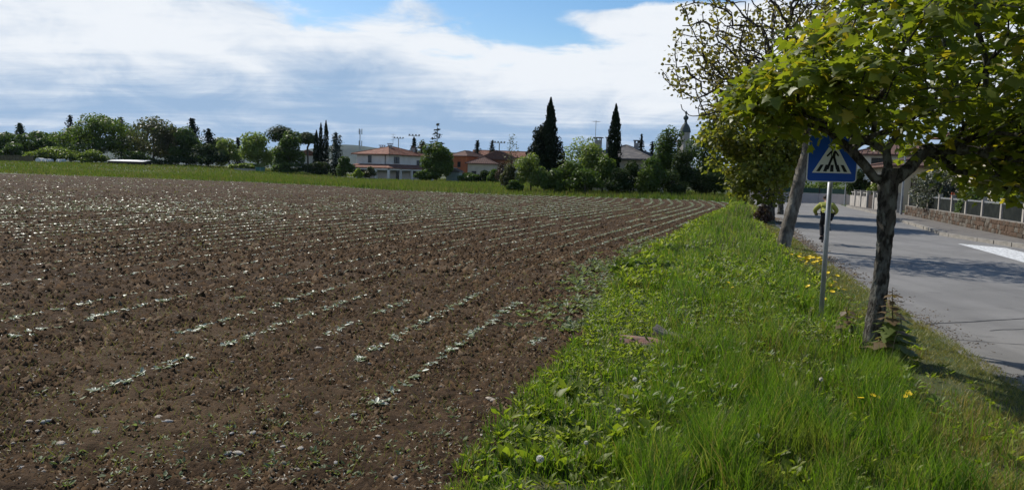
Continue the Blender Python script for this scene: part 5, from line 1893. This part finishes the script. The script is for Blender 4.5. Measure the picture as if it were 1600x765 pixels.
def build_weeds():
    x, y = verge_points(3.2, 12, 165)
    df = x - field_x(y)
    k = rng.random(len(x)) < np.interp(df, [-.3, .2, 1.2, 2.2, 4], [.35, .95, .8, .25, .08])
    k &= (road_x(y) - x) > .5
    for c in FINDS:
        k &= ~((((x - c[0]) / .26) ** 2 + ((y - c[1] + .08) / .30) ** 2 < 1) & (rng.random(len(x)) < .9))
    x, y = x[k], y[k]
    rosettes('weeds', x, y, bank(x, y) + .02 + .05 * rng.random(len(x)), .030 + .044 * rng.random(len(x)), 8, WEED, 'broad-leaved green weeds along the edge of the field', OVAL, 1.1)
    x, y = verge_points(3.6, 22, 75)
    k = (x - field_x(y) > .8) & (road_x(y) - x > 1.15) & (fbm(x * .8 + 20, y * .8 + 3, 3) > .53 - .16 * sstep(7, 10, y))
    x, y = x[k], y[k]
    rosettes('weeds', x, y, bank(x, y) + .06 + .15 * rng.random(len(x)), (.030 + .035 * rng.random(len(x))) * np.maximum(1, y / 11), 8, leafmat('clover_leaf', (.085, .14, .02), (.15, .20, .035), (.22, .24, .11), trans=.45, patch=((.18, .18, .05), (.05, .10, .02)), pscale=2.0), 'small leafy weeds growing among the lush verge grass', OVAL, 1.0)
    x, y = verge_points(12, 60, 34)
    k = (road_x(y) - x > .8)
    x, y = x[k], y[k]
    rosettes('weeds', x, y, bank(x, y) + .04 + .14 * rng.random(len(x)), .055 + .065 * rng.random(len(x)), 9, WEED, 'bushy green weeds along the verge towards the far trees', OVAL, 1.3)
    # silvery weeds where the rows run out at the verge
    n = 900
    y = rng.uniform(9, 24, n)
    x = field_x(y) - np.abs(rng.normal(size=n)) * .55 + .1
    rosettes('weeds', x, y, np.full(n, .03), .05 + .06 * rng.random(n), 9, leafmat('weed_silver', (.11, .14, .05), (.21, .24, .13), trans=.3, rough=.55, spec=.3), 'silvery green weeds spilling from the verge into the field', OVAL, .7)
    n = 330
    px = rng.uniform(60, 800, n)
    py = 600 + 165 * rng.random(n) ** .7
    g = np.array([ground(a, b) for a, b in zip(px, py)])
    k = inside(FIELD, g[:, 0], g[:, 1])
    g = g[k]
    rosettes('weeds', g[:, 0], g[:, 1], soil_z(g[:, 0], g[:, 1]) + .01, .016 + .030 * rng.random(len(g)), 5, M['weed_silver'], 'small grey-green weed seedlings on the soil close to the verge', OVAL, .8)


build_weeds()


# ---------------------------------------------------------------- crop rows
CROP = leafmat('crop_leaf', (.26, .29, .19), (.46, .48, .39), (.12, .16, .05), trans=.22, rough=.42, spec=.45, tint=(.9, 1.0, .7))


def seedling_mesh(seed):
    r = np.random.default_rng(seed)
    k = 9
    a = r.random(k) * 6.283
    T = np.stack([np.cos(a), np.sin(a), .05 + .5 * r.random(k)], -1)
    T /= np.linalg.norm(T, axis=1, keepdims=True)
    B = np.cross(T, np.array([0, 0, 1.0]) + r.normal(size=T.shape) * .3)
    B /= np.linalg.norm(B, axis=1, keepdims=True)
    V, F = cards(np.stack([.006 * r.normal(size=k), .006 * r.normal(size=k), .01 + .004 * r.random(k)], -1), T, B, np.cross(B, T), .022 + .036 * r.random(k), OVAL)
    o = mk('seedling', V, F, CROP)
    me = o.data
    bpy.data.objects.remove(o)
    return me


def build_crop():
    xs, ys = [], []
    for k in range(-150, 30):
        y = np.arange(4.2, 100, .075)
        y = y + rng.normal(size=len(y)) * .04
        x = k * ROW + row_shift(y) + rng.normal(size=len(y)) * (.025 + .0006 * y)
        stand = fbm(y * .33 + k * 7.7, np.full(len(y), k * 3.1), 3)            # gaps along the row
        keep = (stand > .45 + .09 * sstep(8.5, 6, y) - .09 * sstep(11, 18, y)) & (y > 5.8) & (rng.random(len(y)) < np.clip(30 / y, .30, 1) * .80 * (1 - .35 * sstep(-8, -26, x)) * (1 - .78 * sstep(24, 46, y) * sstep(2, -14, x))) & (np.abs(x / y) < .95) & (x > -.8 * y)
        xs.append(x[keep])
        ys.append(y[keep])
    x, y = np.concatenate(xs), np.concatenate(ys)
    k = inside(FIELD, x, y)
    x, y = x[k], y[k]
    d = np.hypot(x, y)
    inv = (x / y > -.72)
    o = np.argsort(d + 1000 * (~inv))
    x, y, d = x[o], y[o], d[o]
    n1 = 280
    var = [seedling_mesh(s) for s in range(10)]
    for i in range(n1):
        s = ob('seedling', var[i % 10], None, (x[i], y[i], soil_z(x[i:i + 1], y[i:i + 1])[0]), rng.random() * 6.28)
        q = .8 + .8 * rng.random()
        s.scale = (q, q, q)
        tag(s, 'small silvery crop seedling growing in a drilled row', 'seedling', 'crop seedlings in the drilled rows')
    x, y, d = x[n1:], y[n1:], d[n1:]
    sc_ = np.clip(d / 18, 1, 2.0)
    rosettes('crop_rows', x, y, soil_z(x, y) + .012 + .03 * sstep(12, 25, y), (.028 + .030 * rng.random(len(x))) * sc_, 5, CROP, 'silvery seedlings in long curving rows across the field', DIAMOND, .45)


build_crop()


# ---------------------------------------------------------------- clods, stones and straw on the soil
def pebble_mesh(seed, m, n=7):
    r = np.random.default_rng(seed)
    V, F = [], []
    rings = [(0, -.5, 0)]
    zs, rs = (-.28, .12, .42), (.85, 1.0, .62)
    for z, q in zip(zs, rs):
        for k in range(n):
            a = 6.283 * k / n
            s = q * (.85 + .3 * r.random())
            V.append((s * math.cos(a), s * .75 * math.sin(a), z * .8 + .08 * r.normal()))
    V += [(0, 0, -.45), (0, 0, .52)]
    for i in range(2):
        for k in range(n):
            F.append((i * n + k, i * n + (k + 1) % n, (i + 1) * n + (k + 1) % n, (i + 1) * n + k))
    for k in range(n):
        F.append((3 * n, (k + 1) % n, k))
        F.append((3 * n + 1, 2 * n + k, 2 * n + (k + 1) % n))
    return MB().add(V, F).mesh('stone', m, True)


OCT_V = np.array([(1, 0, 0), (-1, 0, 0), (0, 1, 0), (0, -1, 0), (0, 0, 1), (0, 0, -1)], dtype=float)
OCT_F = np.array([(0, 2, 4), (2, 1, 4), (1, 3, 4), (3, 0, 4), (2, 0, 5), (1, 2, 5), (3, 1, 5), (0, 3, 5)])


def lumps(name, x, y, z, s, m, label, flat=.7):
    n = len(x)
    V = OCT_V[None] * (.55 + .9 * rng.random((n, 6, 1))) * s[:, None, None] + rng.normal(size=(n, 6, 3)) * (s * .22)[:, None, None]
    V[:, :, 2] *= flat
    t = rng.random(n) * 6.283
    c, sn = np.cos(t)[:, None], np.sin(t)[:, None]
    X = V[:, :, 0] * c - V[:, :, 1] * sn + x[:, None]
    Yv = V[:, :, 0] * sn + V[:, :, 1] * c + y[:, None]
    V = np.stack([X, Yv, V[:, :, 2] + z[:, None]], -1).reshape(-1, 3)
    F = (np.arange(n)[:, None, None] * 6 + OCT_F[None]).reshape(-1, 3)
    return tag(mk(name, V, F, m), label, None, None, 'stuff')


def scatter(n, lo, hi, p=1.0):
    az = rng.uniform(R(-42), R(22), n)
    u = rng.random(n)
    d = (lo ** -p + u * (hi ** -p - lo ** -p)) ** (-1 / p)
    x, y = d * np.sin(az), d * np.cos(az)
    k = inside(FIELD, x, y)
    return x[k], y[k], d[k]


def build_soil_bits():
    cm = leafmat('clod', (.032, .020, .011), (.104, .064, .034), (.15, .105, .065), trans=0, rough=1.0, spec=.05)
    x, y, d = scatter(112000, 3.4, 60, 1.0)
    s = np.minimum(.035, np.exp(rng.normal(size=len(x)) * .45) * .0128) * np.clip(d / 6.5, .8, 2.6)
    x2, y2, d2 = scatter(42000, 16, 112, .05)                    # bigger clods stand out farther off
    x, y, s = np.concatenate([x, x2]), np.concatenate([y, y2]), np.concatenate([s, .038 * (.6 + .7 * rng.random(len(x2)))])
    n = len(x)
    a = np.arange(5) * 1.2566
    th = rng.random((n, 1)) * 6.283 + a[None] + rng.normal(size=(n, 5)) * .25
    rr = s[:, None] * (.7 + .6 * rng.random((n, 5)))
    z0 = soil_z(x, y) + .003
    ring = np.stack([x[:, None] + rr * np.cos(th), y[:, None] + rr * np.sin(th), z0[:, None] - .35 * s[:, None] + .5 * s[:, None] * rng.random((n, 5))], -1)
    top = np.stack([x + s * .4 * rng.normal(size=n), y + s * .4 * rng.normal(size=n), z0 + s * (.65 + .6 * rng.random(n))], -1)
    V = np.concatenate([ring, top[:, None]], 1).reshape(-1, 3)
    i = np.arange(n)[:, None, None] * 6
    F = (i + np.array([(k, (k + 1) % 5, 5) for k in range(5)])[None]).reshape(-1, 3)
    tag(mk('soil_debris', V, F, cm), 'crumbly brown clods over the tilled soil', None, None, 'stuff')
    x, y, d = scatter(5600, 3.4, 60, .9)
    s = np.exp(rng.normal(size=len(x)) * .45) * .0085 * np.clip(d / 8, .8, 2.6)
    lumps('gravel', x, y, soil_z(x, y) + .010, s, mat('pebble', (.33, .28, .22), .8, (.21, .17, .135), 2.5, spec=.2), 'pale gravel and pebbles strewn over the soil', .6)
    # bleached straw and leaf bits
    x, y, d = scatter(9500, 3.4, 60, .9)
    n = len(x)
    a = rng.random(n) * 6.283
    T = np.stack([np.cos(a), np.sin(a), .15 * rng.normal(size=n)], -1)
    T /= np.linalg.norm(T, axis=1, keepdims=True)
    B = np.cross(T, np.array([0, 0, 1.0]) + rng.normal(size=T.shape) * .3)
    B /= np.linalg.norm(B, axis=1, keepdims=True)
    V, F = cards(np.stack([x, y, soil_z(x, y) + .018], -1), T, B, np.cross(B, T), (.02 + .04 * rng.random(n)) * np.clip(d / 10, .7, 2.0), LANCE)
    tag(mk('litter', V, F, leafmat('bleached_straw', (.26, .22, .15), (.48, .43, .34), trans=.1, rough=.6, spec=.2)), 'bleached straw and dead leaf scraps on the soil', None, None, 'stuff')
    sm = [mat('field_stone_%d' % i, c, .75, tuple(v * .7 for v in c), 5, .004, 50) for i, c in enumerate(((.46, .38, .29), (.40, .37, .33), (.50, .44, .36)))]
    var = [pebble_mesh(s, sm[s % 3]) for s in range(6)]
    spots = [(46, 668), (72, 666), (395, 684), (248, 661), (262, 665), (150, 685), (95, 701), (356, 715), (372, 713), (440, 762), (552, 657), (600, 640), (770, 634), (800, 620), (745, 617), (765, 632), (525, 730), (470, 710), (585, 548), (630, 497), (497, 549)]
    for i in range(42):
        spots.append((rng.uniform(0, 800), 470 + 290 * rng.random() ** .8))
    for i, (px, py) in enumerate(spots):
        g = ground(px, py)
        if not inside(FIELD, g[:1], g[1:])[0]:
            continue
        o = ob('stone', var[i % 6], None, (g[0], g[1], soil_z(g[:1], g[1:])[0] + .012), rng.random() * 6)
        q = (.030 if i < 21 else .017) * (.75 + .6 * rng.random())
        o.scale = (q * 1.2, q, q * .8)
        tag(o, 'pale rounded stone lying on the tilled soil', 'stone', 'loose stones in the field')


build_soil_bits()


# ---------------------------------------------------------------- single plants and finds in the verge
def dock_plants():
    spots = [(860, 640), (885, 628), (838, 660), (905, 655), (790, 735), (835, 735), (870, 745), (925, 745), (990, 745), (960, 700), (1010, 700), (820, 700), (1060, 750), (1110, 760), (890, 700), (980, 640), (1020, 655), (940, 600), (1100, 735), (760, 752), (1150, 755), (915, 575), (1240, 760), (1330, 745)]
    var = []
    for s in range(5):
        r = np.random.default_rng(s + 50)
        T = np.array([[0, math.cos(e), math.sin(e)] for e in (.75 + .5 * r.random(1))])
        w = .8 + .5 * r.random()
        sh = ([(0, 0, 0), (.10 * w, .22, .05), (.19 * w, .45, .06), (.15 * w, .75, .0), (0, 1, -.12), (-.15 * w, .75, .0), (-.19 * w, .45, .06), (-.10 * w, .22, .05), (0, .45, 0), (0, .75, -.03)],
              [[(0, 1, 2, 8), (8, 2, 3, 9), (0, 8, 6, 7), (8, 9, 5, 6)], [(9, 3, 4), (9, 4, 5)]])
        V, F = cards(np.zeros((1, 3)), T, np.array([[1.0, 0, 0]]), np.cross(np.array([[1.0, 0, 0]]), T), [1.0], sh)
        o = mk('leaf', V, F, WEED)
        var.append(o.data)
        bpy.data.objects.remove(o)
    for i, (px, py) in enumerate(spots):
        g = ground(px, py)
        root = thing('dock_plant', 'broad-leaved dock plant with upright green leaves at the field edge', 'plant', (*g, float(bank(*g)) - .01), rng.random() * 6, 'dock plants along the field edge')
        for k in range(10):
            l = ob('leaf', var[k % 5], root, (0.01 * rng.normal(), 0.01 * rng.normal(), 0), (.5 * (rng.random() - .6), .25 * rng.normal(), k * 2.4 + rng.random() * .5))
            q = (.13 if i < 16 else .09) * (.8 + .8 * rng.random())
            l.scale = (q, q, q)


dock_plants()


def road_grit():
    y = rng.uniform(2, 40, 5200)
    x = road_x(y) + .12 + np.abs(rng.normal(size=len(y))) * .20
    k = fbm(x * 1.5, y * 1.5, 3) > .47
    x, y = x[k], y[k]
    lumps('gravel', x, y, np.full(len(x), .004), np.exp(rng.normal(size=len(x)) * .4) * .006 * np.maximum(1, y / 8), mat('road_grit', (.20, .15, .10), .9, (.11, .085, .06), 3), 'brown grit and crumbs along the asphalt edge', .6)


road_grit()


def dandelion_clocks():
    stem = MB().tube([(0, 0, 0), (.01, 0, .5), (0, 0, 1)], [.0028, .0025, .002], 5).mesh('stem', mat('flower_stem', (.16, .17, .06), .6))
    P, D = ball(230, (0, 0, 0), (1, 1, 1), .05)
    T = D
    B = np.cross(T, rng.normal(size=T.shape))
    B /= np.linalg.norm(B, axis=1, keepdims=True)
    Vv, F = cards(D * .25, T, B, np.cross(B, T), np.full(len(D), .8), ([(0, 0, 0), (.20, .9, 0), (0, 1, 0), (-.20, .9, 0)], [[(0, 1, 2, 3)]]))
    o = mk('seed_head', Vv, F, leafmat('seed_fluff', (.80, .78, .72), (.84, .82, .76), trans=.5, tint=(.6, .6, .58), rough=.9))
    head = o.data
    bpy.data.objects.remove(o)
    for px, py, h in ((844, 716, .2), (916, 691, .2), (992, 592, .2), (1097, 578, .22), (1283, 592, .24), (966, 640, .2), (1030, 612, .18)):
        Y = spot(px, 1)[1]
        # the seed head is seen at (px, py); it stands h above the ground
        g = ground(px, py, h)
        z0 = float(bank(*g))
        root = thing('dandelion_clock', {1283: 'white dandelion seed head in tall grass before the forked maple', 1097: 'white dandelion seed head in the grass next to the split log', 844: 'largest round white dandelion seed head among the dock leaves', 1500: 'white dandelion seed head in yellowed grass by the road edge'}.get(px, 'white fluffy dandelion seed head on a thin stem among dock leaves'), 'flower', (*g, z0), rng.random() * 6, 'dandelion clocks in the verge')
        ob('stem', stem, root).scale = (1, 1, h - z0)
        ob('seed_head', head, root, (0, 0, h - z0)).scale = ((.023 if px == 844 else .013 + .006 * rng.random()),) * 3


dandelion_clocks()


def yellow_flowers():
    stem = MB().tube([(0, 0, 0), (.015, 0, .5), (0, 0, 1)], [.003, .0025, .002], 5).mesh('stem', M['flower_stem'])
    a = np.arange(14) * 6.283 / 14
    T = np.stack([np.cos(a), np.sin(a), np.full(14, .35)], -1)
    T /= np.linalg.norm(T, axis=1, keepdims=True)
    B = np.cross(T, np.array([[0, 0, 1.0]]))
    B /= np.linalg.norm(B, axis=1, keepdims=True)
    V, F = cards(np.zeros((14, 3)), T, B, np.cross(B, T), np.full(14, 1.0), ([(0, 0, 0), (.22, .7, 0), (0, 1, 0), (-.22, .7, 0)], [[(0, 1, 2, 3)]]))
    o = mk('petals', V, F, mat('petal_yellow', (.74, .52, .015), .6))
    head = o.data
    bpy.data.objects.remove(o)
    pts = [(1065, 608, .2, .026), (871, 756, .18, .024)] + [(p, q, .22, .030) for p, q in ((1345, 622), (1364, 618), (1372, 621), (1397, 623), (1413, 619), (1421, 616), (1424, 621), (1418, 613))]
    pts += [(1100 + 60 * rng.random(), 425 + 25 * rng.random(), .3, .03) for _ in range(9)]
    labs = ['single yellow dandelion in the grass close to the reddish slab', 'single yellow dandelion among the dock leaves at the field edge']
    labs += ['yellow flower of the little cluster in tall grass before the forked maple'] * 8 + ['small yellow flower among weeds midway between the slab and the leaning tree'] * 9
    for i, (px, py, h, s) in enumerate(pts):
        g = ground(px, py, h)
        root = thing('yellow_flower', labs[i], 'flower', (*g, 0), rng.random() * 6, 'yellow flowers in the grass')
        ob('stem', stem, root).scale = (1, 1, h)
        ob('petals', head, root, (0, 0, h), (.3 * rng.normal(), .3 * rng.normal(), 0)).scale = (s,) * 3
    for i in range(64):
        px, py = 1268 + 12 * rng.normal(), 404 + 3.5 * rng.normal()
        if i > 44:
            px, py = 1290 + 25 * rng.normal(), 447 + 12 * rng.normal()
        g = ground(px, py, .3)
        if g[0] > road_x(g[1]) - .1:
            g[0] = road_x(g[1]) - .1 - .4 * rng.random()
        root = thing('yellow_flower', 'small yellow blossom in the dense patch at the road edge behind the sign pole', 'flower', (*g, 0), rng.random() * 6, 'yellow blossoms at the road edge')
        h = .22 + .12 * rng.random()
        ob('stem', stem, root).scale = (1, 1, h)
        ob('petals', head, root, (0, 0, h), (.3 * rng.normal(), .3 * rng.normal(), 0)).scale = (.045,) * 3


yellow_flowers()


def finds():
    g = ground(1002, 524, .12)
    r = np.random.default_rng(5)
    o = thing('stone_slab', 'broken reddish stone slab lying in weeds at the field edge', 'slab', (*g, -.02), (R(10), R(4), R(-8)))
    base = [(x * 1.25, y * 1.2) for x, y in [(-.30, -.11), (-.16, -.15), (.10, -.13), (.28, -.10), (.31, .03), (.22, .12), (0, .14), (-.22, .12), (-.31, .02)]]
    n = len(base)
    V = [(x, y, -.03) for x, y in base] + [(x * .97, y * .95, .09 + .02 * r.normal()) for x, y in base] + [(0, 0, .12)]
    F = [tuple(range(n))[::-1]] + [(i, (i + 1) % n, n + (i + 1) % n, n + i) for i in range(n)] + [(n + i, n + (i + 1) % n, 2 * n) for i in range(n)]
    MB().add(V, F).build('slab', mat('red_stone', (.30, .145, .105), .9, (.20, .15, .125), 9, .02, 30, col3=(.11, .09, .07), scale3=6), o, bevel=.012)
    g = ground(1055, 528, .1)
    o = thing('log', 'weathered grey split log lying beside the reddish slab', 'log', (*g, .07), R(-28))
    P = np.array([(-.24, 0, .10), (-.12, .01, .06), (.02, 0, .03), (.14, 0, .0), (.24, .01, -.03)])
    k = 12
    V, F = [], []
    for i, p in enumerate(P):
        for q in range(k):
            a = 6.283 * q / k
            rr = .075 * (1 + .35 * r.normal() * .6) * (.9 if i in (0, 4) else 1)
            V.append((p[0] + .02 * r.normal(), p[1] + rr * math.cos(a), p[2] + rr * .8 * math.sin(a)))
    for i in range(len(P) - 1):
        for q in range(k):
            F.append((i * k + q, i * k + (q + 1) % k, (i + 1) * k + (q + 1) % k, (i + 1) * k + q))
    F += [tuple(range(k))[::-1], tuple((len(P) - 1) * k + q for q in range(k))]
    MB().add(V, F).build('wood', mat('grey_wood', (.24, .215, .185), .9, (.10, .085, .07), 14, .012, 30, stretch=(.25, 1, 1)), o)
    # bigger shaded tussocks of nettles along the margin
    for px, py, w, lb in ((1110, 352, .55, 'dark weedy clump at the end of the drilled rows'), (1005, 432, .55, 'dark leafy clump between silvery weeds and grass'), (1062, 405, .5, 'rounded leafy clump in the bright verge weeds')):
        g = ground(px, py)
        root = thing('weed_clump', lb, 'plant', (*g, 0), 0, 'weed clumps on the verge')
        P, D = ball(420, (0, 0, .16), (w * 1.3, w, .2), .4)
        P = P[P[:, 2] > .01]
        T, B, N = frames(D[:len(P)] + np.array([0, 0, 1.0]))
        V, F = cards(P, T, B, N, .07 + .06 * rng.random(len(P)), PALMATE)
        st = MB()
        for q in range(9):
            e = rng.normal(size=2) * w * .5
            st.tube([(e[0] * .3, e[1] * .3, 0), (e[0], e[1], .3)], [.008, .004], 4)
        st.build('stems', mat('shoot_stem', (.10, .075, .04)), root)
        mk('foliage', V, F, LF['mid'], root)


finds()

# ---------------------------------------------------------------- air
def haze():
    m = bpy.data.materials.new('haze')
    m.use_nodes = True
    g = NT(m.node_tree)
    out = g.n('ShaderNodeOutputMaterial')
    v = g.n('ShaderNodeVolumePrincipled')
    v.inputs['Color'].default_value = (.62, .78, 1.0, 1)
    v.inputs['Density'].default_value = 0.00003
    v.inputs['Anisotropy'].default_value = .2
    g.link(v.outputs[0], out.inputs['Volume'])
    o = MB().box(-5000, 5000, -300, 5200, -5, 190).build('haze', m)
    tag(o, 'thin blue haze over the distant hills', None, None, 'stuff')


haze()
